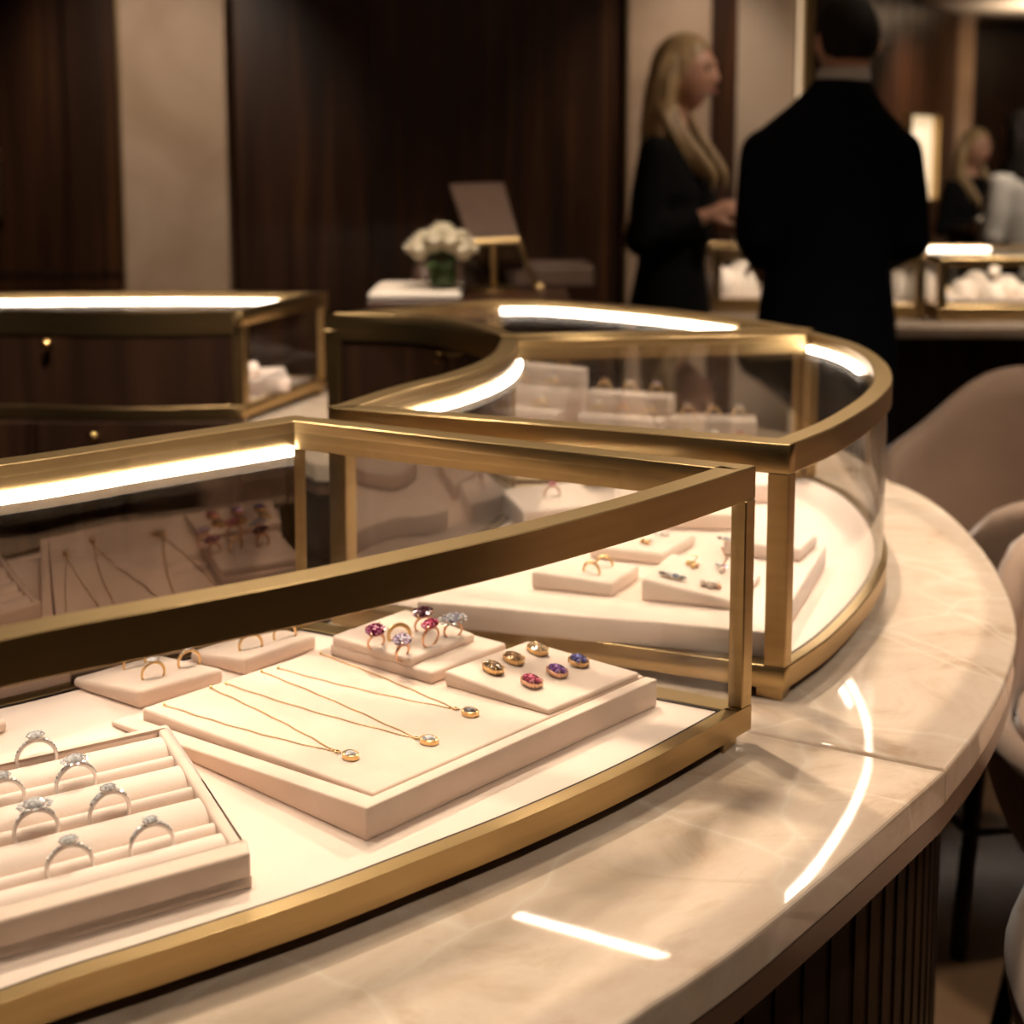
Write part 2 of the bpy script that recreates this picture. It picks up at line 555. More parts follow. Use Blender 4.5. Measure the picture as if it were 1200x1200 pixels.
# ------------------------------------------------------------------ display case
def display_case(label, outer, inner, zb, zt, group='brass display cases on the ring counter', back=True, knobs=(), led_outer=None,
                 led_end=None, led_inner=(0.03, 0.97), ends=(True, True), fw=0.022, ew=0.024, bw=0.026, th=0.030, zc=ZC, led='led', bh=0.0235, bth=0.046, ledh=0.009, ledi=0.009, post=(0.014, 0.021),
                 knob_side=1):
    """outer and inner: polylines running the same way; inner is the staff side"""
    no, ni = len(outer), len(inner)
    loop = list(outer) + list(reversed(inner))
    n = len(loop)
    def dd(o, e, i):
        return [o] * (no - 1) + [e] + [i] * (ni - 1) + [e]
    def off(o, e=None, i=None):
        return offset_loop(loop, dd(o, o if e is None else e, o if i is None else i))
    cx = sum(p[0] for p in loop) / n
    cy = sum(p[1] for p in loop) / n
    root = thing('display_case', label, 'display case', (cx, cy, zc), group)
    MB().prism(off(0.03), zc, zb + 0.002).build('plinth', 'brass_dark', root)
    MB().strip(loop, off(0.0125, 0.022, 0.026), zb, zb + bh, True).build('base_frame', 'brass', root, smooth=True, bevel=0.0012, seg=1)
    MB().prism(off(0.0131, 0.0226, 0.0266), zb + 0.002, zb + bh - 0.002).build('velvet_deck', 'velvet', root)
    MB().strip(loop, off(fw, ew, bw), zt - th, zt, True).build('top_frame', 'brass', root, smooth=True, bevel=0.0012, seg=1)
    A0, B0 = off(0.0), off(bw)
    MB().strip(A0[no:], B0[no:], zt - bth, zt - th).build('back_rail', 'brass', root, smooth=True)
    ga, gb = off(0.0126, 0.0222, 0.0262), off(0.0152, 0.0246, 0.0285)
    MB().strip(ga, gb, zb + bh - 0.003, zb + bh - 0.0006, True).build('gasket', 'leg', root, smooth=True)
    ft = off(0.006)
    fi_ = off(0.032)
    for i in (0, no - 1, no, n - 1):
        V, W = Vector(ft[i]), Vector(fi_[i])
        d1 = (W - V) * 0.5
        c_ = V + d1
        ang = math.atan2(d1.y, d1.x) - PI / 4
        MB().box((c_.x, c_.y, (zc + zb) / 2 + 0.0005), (0.026, 0.026, zb - zc + 0.001), (Vector((math.cos(ang), math.sin(ang), 0)), Vector((-math.sin(ang), math.cos(ang), 0)), UP)).build('foot', 'brass', root)
    # corner posts
    for i, (a, b) in ((0, (1, n - 1)), (no - 1, (no, no - 2)), (no, (no + 1, no - 1)), (n - 1, (0, n - 2))):
        V = Vector(loop[i])
        e1 = (Vector(loop[a % n]) - V).normalized()
        e2 = (Vector(loop[b % n]) - V).normalized()
        # run along the outline for the true direction over a curved side
        s1, s2 = (post[0], post[1]) if i in (0, no - 1) else (post[1], post[1])
        q = [V, V + e1 * s1, V + e1 * s1 + e2 * s2, V + e2 * s2]
        MB().prism(q, zb + bh, zt - th).build('post', 'brass', root, bevel=0.001, seg=1)
    z0, z1 = zb + bh, zt - th
    A, B = off(0.005, 0.008, 0.010), off(0.0095, 0.0125, 0.015)
    MB().strip(A[:no], B[:no], z0 - 0.003, z1 + 0.003).build('front_glass', 'glass', root, smooth=True)
    for k, (i, j) in enumerate(((no - 1, no), (n - 1, 0))):
        if ends[k]:
            MB().strip([A[i], A[j]], [B[i], B[j]], z0 - 0.003, z1 + 0.003).build('end_glass', 'glass', root)
    g0 = off(fw - 0.002, ew - 0.002, bw - 0.002)
    MB().prism(g0, zt - 0.011, zt - 0.006).build('top_glass', 'glass', root)
    b0, b1, b2 = off(0.004), off(0.016), off(0.019)
    if back:
        MB().strip(b0[no:], b1[no:], z0, zt - bth).build('back_panel', 'wood', root, smooth=True)
        MB().strip(b1[no:], b2[no:], z0, zt - bth).build('mirror', 'mirror', root, smooth=True)
        for t, zz in knobs:
            k = min(ni - 2, max(0, int(t * (ni - 1))))
            p = Vector(inner[k]).lerp(Vector(inner[k + 1]), t * (ni - 1) - k)
            tt = (Vector(inner[k + 1]) - Vector(inner[k])).normalized()
            nn = Vector((-tt.y, tt.x, 0))
            if nn.dot(Vector((p.x - cx, p.y - cy, 0))) < 0:
                nn = -nn
            X = Vector((tt.x, tt.y, 0))
            MB().lathe([(0.004, -0.006), (0.004, 0.008), (0.0085, 0.012), (0.0095, 0.017), (0.006, 0.021), (0, 0.022)],
                       (p.x, p.y, zz), 14, (X, Vector((0, 0, 1)), nn)).build('knob', 'knob', root, smooth=True)
    else:
        MB().strip(A[no:], B[no:], z0, z1).build('back_glass', 'glass', root, smooth=True)
    def led_run(seq_a, seq_b, t0, t1, za, zbb):
        m = len(seq_a)
        i0, i1 = int(round(t0 * (m - 1))), int(round(t1 * (m - 1)))
        if i1 - i0 < 1:
            i1 = i0 + 1
        MB().strip(seq_a[i0:i1 + 1], seq_b[i0:i1 + 1], za, zbb).build('led_strip', led, root, smooth=True)
    if led_inner:
        a, b = off(bw + 0.0005)[no:], off(bw + 0.006)[no:]
        led_run(a[::-1], b[::-1], *led_inner, zt - 0.035, zt - 0.035 + ledi)
    if led_outer:
        a, b = off(fw - 0.0125)[:no], off(fw - 0.0035)[:no]
        sp = led_outer[2] if len(led_outer) > 2 else None
        if sp:
            led_run(a, b, led_outer[0], min(0.97, sp + 0.06), zt - th - 0.0012, zt - th)
        a, b = off(fw + 0.0005)[:no], off(fw + 0.005)[:no]
        led_run(a, b, sp or led_outer[0], led_outer[1], zt - th + 0.0042, zt - th + 0.0042 + ledh)
    if led_end:
        i, j = 0, n - 1
        a, b = off(ew - 0.021), off(ew - 0.011)
        pa, pb = Vector(a[i]), Vector(a[j])
        qa, qb = Vector(b[i]), Vector(b[j])
        MB().strip([pa.lerp(pb, led_end[0]), pa.lerp(pb, led_end[1])], [qa.lerp(qb, led_end[0]), qa.lerp(qb, led_end[1])], zt - th - 0.0012, zt - th).build('led_strip', led, root)
    return root, loop

def pxs(L, z):
    return [xy(P(a, b, z)) for a, b in L]

A_out = pxs([(886.5, 545.5), (765, 584), (630, 620), (495, 651), (360, 680.5), (180, 715), (0, 749)], ZT)
A_in = pxs([(345, 486.5), (170, 512), (0, 537)], ZT)
A_out_c = spline(A_out + [(-0.45, 0.60), (-0.62, 0.49)], 48)
A_in_c = spline(A_in + [(-0.66, 1.03), (-0.84, 0.90)], 40)
B_out = pxs([(926, 521), (980, 499), (1020, 475), (1040, 457), (1046, 444), (1041, 428), (1024, 413), (996, 400), (952, 388.5)], ZT)
B_in = pxs([(384, 477), (460, 453), (520, 438), (560, 424), (580, 411), (588, 396.5)], ZT)
B_out_c = spline(B_out, 56)
B_in_c = spline(B_in, 44)
C_near = pxs([(587, 393.5), (574, 388.5), (547, 380), (510, 373), (460, 369), (382, 367)], ZT)
C_far = pxs([(952, 385.5), (860, 371), (760, 359.5), (650, 351), (577, 350)], ZT)
C_near_c = spline(C_near, 40)
C_far_c = spline(C_far, 40)

case_a, loop_a = display_case('large brass framed glass case in front holding ring tray and gold necklaces', A_out_c, A_in_c, ZB, ZT,
                              led_end=(0.14, 0.46), ledi=0.0095, post=(0.015, 0.014), led_inner=(0.02, 0.965))
case_b, loop_b = display_case('brass glass case with rounded front beside the large front case', B_out_c, B_in_c, ZB, ZT,
                              led_outer=(0.03, 0.97, 0.72), led_inner=(0.04, 0.93))
case_c, loop_c = display_case('brass case with curved dark wood back in front of the flower vase', C_far_c, C_near_c, ZB, ZT,
                              knobs=((0.47, 1.104),), ledh=0.012, led_inner=(0.04, 0.96), led_outer=(0.22, 0.98))
ZBD, ZTD = 0.919, 1.13
D_near = [xy(P(284, 364, ZTD)), xy(P(140, 366, ZTD)), xy(P(0, 364, ZTD)), (-1.35, 2.44)]
D_far = [xy(P(384, 342, ZTD)), xy(P(200, 341, ZTD)), xy(P(0, 342.5, ZTD)), (-1.35, 2.80)]
D_near_c, D_far_c = spline(D_near, 30), spline(D_far, 30)
case_d, loop_d = display_case('long brass case with dark wood back and small knob across the ring, at left', D_far_c, D_near_c, ZBD, ZTD,
                              knobs=((0.455, 1.068),), ledh=0.011, led_outer=(0.08, 0.98), led_inner=(0.03, 0.97))

# ------------------------------------------------------------------ counter
outer_px = [(735, 1197), (800, 1155), (880, 1098), (980, 1016), (1050, 955), (1108, 903)]
slab1_out = [(-0.75, 0.12), (-0.42, 0.335), (-0.15, 0.53)] + pxs(outer_px, ZC)
slab2_out = pxs([(1108.5, 902.2), (1150, 850), (1178, 800), (1191, 755), (1190, 720), (1177, 685), (1157, 650), (1130, 618), (1100, 592), (1070, 574), (1040, 562)], ZC) + \
    [(0.585, 2.28), (0.42, 2.50), (0.2, 2.66), (-0.1, 2.78), (-0.4, 2.83), (-1.0, 2.84), (-1.5, 2.84)]
RC = Vector((-1.14, 1.76))
def toward(p, d):
    p = Vector(p)
    return tuple(p + (RC - p).normalized() * d)
so1 = spline(slab1_out, 60)
so2 = spline(slab2_out, 90)
Ai = [toward(p, 0.025) for p in A_in_c]
Bi = [toward(p, 0.025) for p in B_in_c]
Ci = [toward(p, 0.025) for p in C_near_c]
Di = [(p[0], p[1] + (0.10 if p[0] < -0.535 else -0.02)) for p in D_near_c]
seam = Vector(toward(A_in_c[0], 0.025)).lerp(Vector(toward(B_in_c[0], 0.025)), 0.5)
slab1 = so1 + [tuple(seam)] + Ai
sv = Vector((0.0012, 0.0016))
slab2 = [tuple(Vector(so1[-1]) + sv)] + so2[1:] + Di[::-1] + Ci[::-1] + Bi[::-1] + [tuple(seam + sv)]
def slab(pts, label):
    root = thing('countertop', label, 'countertop', (sum(p[0] for p in pts) / len(pts), sum(p[1] for p in pts) / len(pts), ZC - 0.034), 'marble countertop slabs of the ring counter')
    mb = MB().prism(pts, ZC - 0.034, ZC)
    bmesh.ops.recalc_face_normals(mb.bm, faces=mb.bm.faces)
    ed = [e for e in mb.bm.edges if len(e.link_faces) == 2 and abs(e.verts[0].co.z - e.verts[1].co.z) < 1e-5 and e.calc_face_angle(0) > 1.0]
    bmesh.ops.bevel(mb.bm, geom=ed, offset=0.004, segments=3, profile=0.5, affect='EDGES', clamp_overlap=True)
    mb.build('slab', 'marble', root, smooth=True, angle=12)
    return root
slab(slab1, 'polished cream marble countertop slab under the large front case')
slab(slab2, 'polished cream marble countertop slab under the rounded case, past the seam')

# wooden carcass under the marble, one continuous body with a recessed skirt
full_out = so1 + so2[1:]
full = full_out + Di[::-1] + Ci[::-1] + Bi[::-1] + [tuple(seam)] + Ai
nfo = len(full_out)
def full_off(do, di):
    return offset_loop(full, [do] * (nfo - 1) + [0.02] + [di] * (len(full) - nfo - 1) + [0.02])
body = thing('counter_cabinet', 'dark walnut ring counter cabinet under the marble top', 'cabinet', (0.1, 1.6, 0))
fo = full_off(0.002, 0.004)
MB().prism(fo, ZC - 0.057, ZC - 0.0345).build('trim_band', 'band', body, smooth=True)
fb = full_off(0.075, 0.012)
MB().prism(fb, 0.09, ZC - 0.052).build('body', 'wood', body, smooth=True)
fk = full_off(0.12, 0.05)
MB().prism(fk, 0.0, 0.09).build('toe_kick', 'leg', body, smooth=True)
# vertical ribs on the customer side
ribs = MB()
acc = 0.0
for i in range(1, nfo - 1):
    acc += (Vector(fb[i]) - Vector(fb[i - 1])).length
    if acc > 0.036:
        acc = 0
        p = Vector((fb[i][0], fb[i][1], 0))
        t = (Vector(fb[i + 1]) - Vector(fb[i - 1])).normalized()
        X = Vector((t.x, t.y, 0))
        ribs.box(p + Vector((0, 0, (0.09 + ZC - 0.052) / 2)), (0.022, 0.004, ZC - 0.052 - 0.09), (X, Vector((-t.y, t.x, 0)), Vector((0, 0, 1))))
ribs.build('ribs', 'wood', body)
# drawers facing the inside of the ring, under the case at left
yd = D_near_c[10][1] - 0.02 + 0.006
for k in range(2):
    x1 = -0.535 - k * 0.40
    dr = MB().box((x1 - 0.19, D_near_c[8][1] + 0.012, 0.772), (0.395, 0.03, 0.286)).build('drawer', 'wood', body, bevel=0.002)
    yk = D_near_c[8][1] - 0.003
    kp = PD(112, 510, yk) if k == 0 else Vector((x1 - 0.19, yk, 0.86))
    MB().lathe([(0.004, -0.006), (0.004, 0.008), (0.0085, 0.012), (0.0095, 0.017), (0.006, 0.021), (0, 0.022)], kp, 14,
               (Vector((1, 0, 0)), Vector((0, 0, 1)), Vector((0, -1, 0)))).build('knob', 'knob', dr, smooth=True)

# ------------------------------------------------------------------ pads and trays
UP = Vector((0, 0, 1))
def quad(L, N, R, z):
    """base rectangle from three photo pixels on the plane z: left, near, right corner; the far one follows"""
    l, n_, r = P(*L, z), P(*N, z), P(*R, z)
    return [l, n_, r, l + r - n_]

def pad_mesh(q, h, bevel, inset=0.0):
    q = [Vector(p) for p in q]
    c = sum(q, Vector()) / 4
    if inset:
        q = [Vector(v) for v in [(*p, q[0].z) for p in offset_loop([xy(p) for p in q], inset)]]
    t = [q[i] + UP * h[i] for i in range(4)]
    mb = MB().hexa(q, t)
    bmesh.ops.recalc_face_normals(mb.bm, faces=mb.bm.faces)
    return mb, t

class Pl:
    """top plane of a pad: position jewellery by photo pixel or by corner weights"""
    def __init__(s, t):
        s.p = sum(t, Vector()) / 4
        s.n = (t[2] - t[0]).cross(t[1] - t[3])
        s.n.normalize()
        if s.n.z < 0:
            s.n = -s.n
        s.t = t
    def at(s, px, py):
        return PP(px, py, s.p, s.n)
    def uv(s, u, v):
        return s.t[0].lerp(s.t[1], u).lerp(s.t[3].lerp(s.t[2], u), v)

def simple_pad(label, q, h, cat='display pad', name='display_pad', group=None, mat='velvet', bevel=0.004, base=True):
    c = sum(q, Vector()) / 4
    root = thing(name, label, cat, c, group)
    if base:
        mb, t = pad_mesh(q, [x * 0.999 for x in h], bevel)
        mb.build('cushion', mat, root, smooth=True, bevel=bevel, seg=3)
    else:
        mb, t = pad_mesh(q, h, bevel)
        mb.build('cushion', mat, root, smooth=True, bevel=bevel, seg=3)
    return Pl(t)

# ------------------------------------------------------------------ jewellery
def frame_from(n, d):
    Z = n.normalized()
    X = (d - Z * d.dot(Z)).normalized()
    return X, Z.cross(X), Z

def ring_thing(label, pos, ax, R=0.0115, band='silver', stone='diamond', sr=0.0055, shape=(1, 1), accents=5, sink=0.45, group=None, thick=0.0011,
               halo=False, acc_mat='diamond', nn=8, acc_r=0.0013, tilt=0.0):
    """standing ring; ax = (X along the band, Y across, Z up); pos on the surface"""
    X, Y, Z = ax
    c = Vector(pos) + Z * R * (1 - 2 * sink)
    root = thing('ring', label, 'ring', pos, group)
    pts = []
    for i in range(32):
        a = 2 * PI * i / 32
        pts.append(c + X * R * math.sin(a) + Z * R * math.cos(a))
    rad = [thick * (1.0 + 0.45 * max(0, math.cos(2 * PI * i / 32))) for i in range(32)]
    MB().tube(pts, rad, 8, closed=True).build('band', band, root, smooth=True)
    if stone:
        top = c + Z * (R + sr * 0.55)
        gx = (X, Y, Z)
        st = MB()
        for k in range(4):
            a = PI / 4 + k * PI / 2
            d = X * math.cos(a) * shape[0] + Y * math.sin(a) * shape[1]
            st.tube([c + Z * R * 0.98, top + d * sr * 0.8 - Z * sr * 0.2, top + d * sr * 0.98 + Z * sr * 0.2], sr * 0.09, 5)
        st.tube([top + (X * math.cos(2 * PI * i / 20) * shape[0] + Y * math.sin(2 * PI * i / 20) * shape[1]) * sr * 0.72 - Z * sr * 0.28 for i in range(20)], sr * 0.08, 5, closed=True)
        st.build('setting', band, root, smooth=True)
        MB().gem(top, sr, gx, nn, *shape).build('gemstone', stone, root)
        if halo:
            for i in range(12):
                a = 2 * PI * i / 12
                MB().gem(top + (X * math.cos(a) * shape[0] + Y * math.sin(a) * shape[1]) * sr * 1.22 - Z * sr * 0.12, sr * 0.26, gx, 6).build('accent_stone', acc_mat, root)
    for i in range(accents):
        for sgn in (-1, 1):
            a = sgn * (0.42 + i * 0.2)
            d = (X * math.sin(a) + Z * math.cos(a))
            MB().gem(c + d * (R + thick * 0.9), acc_r * (1.15 - i * 0.06), (Y.cross(d), Y, d), 6).build('accent_stone', acc_mat, root)
    return root

# --- ring tray, lower left of the photo
ZR = ZD + 0.025
n0 = P(305, 1036, ZD)
dirF = (P(0, 1124, ZD) - n0).normalized()
dirR = (P(118, 866, ZR) - P(305, 993, ZR)).normalized()
dirR = (dirR - dirF * dirR.dot(dirF)).normalized()
n0 = n0 + dirF * 0.006
LF, LR = 0.34, 0.226
tray = thing('ring_tray', 'cream slotted velvet tray holding rows of diamond engagement rings', 'ring tray', n0 + dirF * LF / 2 + dirR * LR / 2)
def T1(u, v, w):
    return n0 + dirF * u + dirR * v + UP * w
axT = (dirF, dirR, UP)
MB().hexa([T1(0, 0, 0), T1(LF, 0, 0), T1(LF, LR, 0), T1(0, LR, 0)], [T1(0, 0, .008), T1(LF, 0, .008), T1(LF, LR, .008), T1(0, LR, .008)]).build('tray_base', 'suede', tray)
rim = MB()
def slabbox(mb, u0, u1, v0, v1, w0, w1):
    mb.hexa([T1(u0, v0, w0), T1(u1, v0, w0), T1(u1, v1, w0), T1(u0, v1, w0)], [T1(u0, v0, w1), T1(u1, v0, w1), T1(u1, v1, w1), T1(u0, v1, w1)])
RW = 0.016
slabbox(rim, 0, LF, 0, RW, 0.0, 0.025)
slabbox(rim, 0, LF, LR - 0.007, LR, 0.0, 0.025)
slabbox(rim, 0, 0.010, RW, LR - 0.007, 0.0, 0.025)
slabbox(rim, LF - RW, LF, RW, LR - 0.007, 0.0, 0.025)
rim.build('rim', 'suede', tray, smooth=True, bevel=0.0025, seg=3)
# rolls: broad one and narrow one per row, rings stand in the gap between
def vof(px, py):
    d = P(px, py, ZR) - Vector((n0.x, n0.y, ZR))
    return d.dot(dirR)
slots = [vof(245, 970), vof(202, 931), vof(162, 898), vof(125, 868)]
edges = [RW] + slots + [LR - 0.007]
def roll(v0, v1, top, r=None):
    c, hw = (v0 + v1) / 2, (v1 - v0) / 2
    pr = []
    for i in range(13):
        a = PI * i / 12
        x = -math.cos(a)
        pr.append((c + hw * x, 0.007 + (top - 0.007) * (max(0, 1 - abs(x) ** 2.6)) ** (1 / 2.2)))
    mb = MB()
    L = [[mb.v(T1(u, v, w)) for v, w in pr] for u in (0.0105, LF - RW - 0.001)]
    for j in range(12):
        mb.f([L[0][j], L[0][j + 1], L[1][j + 1], L[1][j]])
    mb.f([L[0][-1], L[0][0], L[1][0], L[1][-1]])
    mb.f(L[0][::-1]); mb.f(L[1])
    return mb
NARROW = 0.016
for i in range(5):
    a, b = edges[i], edges[i + 1]
    if i == 0:
        roll(a + 0.0005, b - 0.0005, 0.0245).build('velvet_roll', 'velvet', tray, smooth=True, angle=60)
    else:
        roll(a + 0.0005, min(a + NARROW, b - 0.0005), 0.0225).build('velvet_roll', 'velvet', tray, smooth=True, angle=60)
        if b - a > NARROW + 0.008:
            roll(a + NARROW + 0.0005, b - 0.0005, 0.0245).build('velvet_roll', 'velvet', tray, smooth=True, angle=60)
RG = 'diamond rings in the slotted ring tray'
axR = (dirF * -1, dirR, UP)
# each: pixel of the slot foot under the ring, and its look
spec = [
    (176, 990, 0, dict(sr=0.0059, accents=4, acc_r=0.0023), 'diamond solitaire ring with graded side stones, nearest slot, close to the tray corner'),
    (80, 1014, 0, dict(sr=0.0068, accents=4, acc_r=0.0018), 'diamond ring in the nearest slot, second from the tray corner'),
    (128, 954, 1, dict(sr=0.0065, accents=3, acc_r=0.0029), 'three stone diamond ring, last toward the rim in the second slot from the front'),
    (42, 975, 1, dict(sr=0.0087, accents=3, acc_r=0.0024, halo=True), 'diamond halo ring with the biggest stone, second slot from the front'),
    (88, 918, 2, dict(sr=0.0076, accents=5, acc_r=0.0019, halo=True), 'diamond halo ring, last toward the rim in the third slot from the front'),
    (4, 940, 2, dict(sr=0.0065, accents=5, acc_r=0.0017), 'diamond ring cut by the photo edge, third slot from the front'),
    (42, 889, 3, dict(sr=0.0073, accents=6, acc_r=0.0018), 'pave diamond ring alone in the rearmost slot of the ring tray'),
]
for px, py, s_, kw, lab in spec:
    p = P(px, py, ZR - 0.004)
    u = (p - n0).dot(dirF)
    q = T1(u, slots[s_] - 0.0005, 0.021)
    Zr = (UP + dirR * 0.12).normalized()
    Xr = (dirF * -1 + dirR * random.uniform(-0.12, 0.3)).normalized()
    Xr = (Xr - Zr * Xr.dot(Zr)).normalized()
    ring_thing(lab, q, (Xr, Zr.cross(Xr), Zr), R=0.0148, thick=0.0014, sink=0.43, group=RG, **kw)

# --- big necklace tray
q4 = [P(130, 850, ZD), P(430, 986, ZD), P(770, 827, ZD)]
q4.append(q4[0] + q4[2] - q4[1])
ntray = thing('necklace_tray', 'large wedge shaped cream velvet tray with three gold necklaces laid across', 'necklace tray', sum(q4, Vector()) / 4)
u4 = (q4[1] - q4[0]); v4 = (q4[3] - q4[0])
hB = [0.004, 0.0255, 0.0255, 0.004]
# outer wedge: left rim board and a low bed the pad lies in
wl = 0.052
def W4(u, v, h):
    return q4[0] + u4 * u + v4 * v + UP * h
def hz(u):
    return hB[0] + (hB[1] - hB[0]) * u
fb_ = 0.958
Lp = [(0, 0), (1, 0), (1, 1), (fb_, 1), (fb_, wl), (0, wl)]
mb = MB()
lb = [mb.v(W4(u, v, 0)) for u, v in Lp]
lt = [mb.v(W4(u, v, hz(u))) for u, v in Lp]
for i in range(6):
    mb.f([lb[i], lb[(i + 1) % 6], lt[(i + 1) % 6], lt[i]])
mb.f(lt); mb.f(lb[::-1])
mb.build('rim', 'suede', ntray, smooth=True, bevel=0.0016, seg=3)
hP = [0.0135, 0.0258, 0.0258, 0.0135]
pu = fb_ - 0.0015
pl4 = Pl([W4(0, 0, 0.0135 - 0.0123 * 0.045 / 0.955), W4(1, 0, hP[1]), W4(1, 1, hP[2]), W4(0, 1, 0.0135 - 0.0123 * 0.045 / 0.955)])
def uv4(p):
    a = u4.xy; b = v4.xy; w_ = Vector((p.x - q4[0].x, p.y - q4[0].y))
    dt = a.x * b.y - a.y * b.x
    return (w_.x * b.y - w_.y * b.x) / dt, (a.x * w_.y - a.y * w_.x) / dt
q5 = [pl4.at(386, 768), pl4.at(506, 803), pl4.at(594, 766)]
q5.append(q5[0] + q5[2] - q5[1])
def hpad(u):
    return hP[0] + (hP[1] - hP[0]) * (u - 0.045) / (pu - 0.045)
Pp = [(0.045, wl + 0.010), (pu, wl + 0.004), (pu, 1), (0.045, 0.815)]
mb = MB()
lb = [mb.v(W4(u, v, 0)) for u, v in Pp]
lt = [mb.v(W4(u, v, hpad(u))) for u, v in Pp]
for i in range(4):
    mb.f([lb[i], lb[(i + 1) % 4], lt[(i + 1) % 4], lt[i]])
mb.f(lt); mb.f(lb[::-1])
mb.build('velvet_pad', 'suede', ntray, smooth=True, bevel=0.0025, seg=4)

def necklace(label, starts, end, pend, stone, sc, mat='gold'):
    n = pl4.n
    L = n * 0.0008
    e = pl4.at(*end) + L
    pp = pl4.at(*pend)
    root = thing('necklace', label, 'necklace', pp, 'gold pendant necklaces on the velvet tray')
    for s0 in starts:
        a = pl4.at(*s0) + L
        d = e - a
        side = n.cross(d).normalized()
        K = int(d.length / 0.0021)
        mb = MB()
        bow = 0.004 * (1 if s0 is starts[0] else -0.6)
        def pt(t):
            return a + d * t - side * bow * math.sin(PI * t) + side * 0.0005 * math.sin(t * 31 + s0[0])
        for i in range(K):
            c = pt((i + 0.5) / K)
            dd_ = (pt((i + 1) / K) - pt(i / K)).normalized()
            w = side if i % 2 else (side * 0.5 + n * 0.87)
            o = [c + dd_ * 0.0015 * math.cos(2 * PI * k / 8) + w * 0.00075 * math.sin(2 * PI * k / 8) for k in range(8)]
            mb.tube(o, 0.00026, 4, closed=True)
        mb.build('chain', mat, root, smooth=True)
        # clasp end pinned in the velvet
        MB().lathe([(0.0012, -0.001), (0.0012, 0.0016), (0, 0.0022)], a, 8, frame_from(n, d)).build('pin', mat, root, smooth=True)
    dirn = (pp - e).normalized()
    X, Y, Z = frame_from(n, dirn)
    lo, sh = 0.0085 * sc, 0.0064 * sc
    pc = pp + n * 0.0028
    MB().tube([e + X * 0.003 * math.cos(2 * PI * i / 12) + Y * 0.0016 * math.sin(2 * PI * i / 12) + n * 0.001 for i in range(12)], 0.0006, 6, closed=True).build('bail', mat, root, smooth=True)
    mb = MB()
    L0 = []
    prof = [(0.80, -0.0026), (1.0, -0.0018), (1.02, 0.0), (0.98, 0.0016), (0.86, 0.0022), (0.74, 0.0012), (0.70, -0.0006)]
    for r, h in prof:
        L0.append([mb.v(pc + X * lo * r * math.cos(2 * PI * j / 28) + Y * sh * r * math.sin(2 * PI * j / 28) + Z * h) for j in range(28)])
    for A_, B_ in zip(L0, L0[1:]):
        for j in range(28):
            mb.f([A_[j], A_[(j + 1) % 28], B_[(j + 1) % 28], B_[j]])
    mb.f(L0[0]); mb.f(L0[-1])
    mb.build('pendant', mat, root, smooth=True)
    MB().gem(pc + Z * 0.0012, sh * 0.82, (X, Y, Z), 10, lo / sh * 0.95, 0.95).build('gemstone', stone, root)
    return root
necklace('gold chain necklace with a round pale stone pendant, nearest to the ring tray', [(193, 827), (247, 807)], (396, 883), (411, 889), 'diamond', 0.92)
necklace('gold chain necklace with an oval sparkling pendant, between the two other necklaces', [(265, 802), (307, 788)], (489, 867), (503, 871), 'diamond', 1.0)
necklace('gold chain necklace with a dark oval pendant, next to the coloured gem cushion', [(326, 784), (376, 767)], (535, 832.5), (551, 838), 'grey', 1.0)

# --- coloured gem cushion on the necklace tray
n4 = pl4.n
c6 = [pl4.at(521, 804), pl4.at(643, 839), pl4.at(750, 794)]
c6.append(c6[0] + (c6[2] - c6[1]) * 0.9)
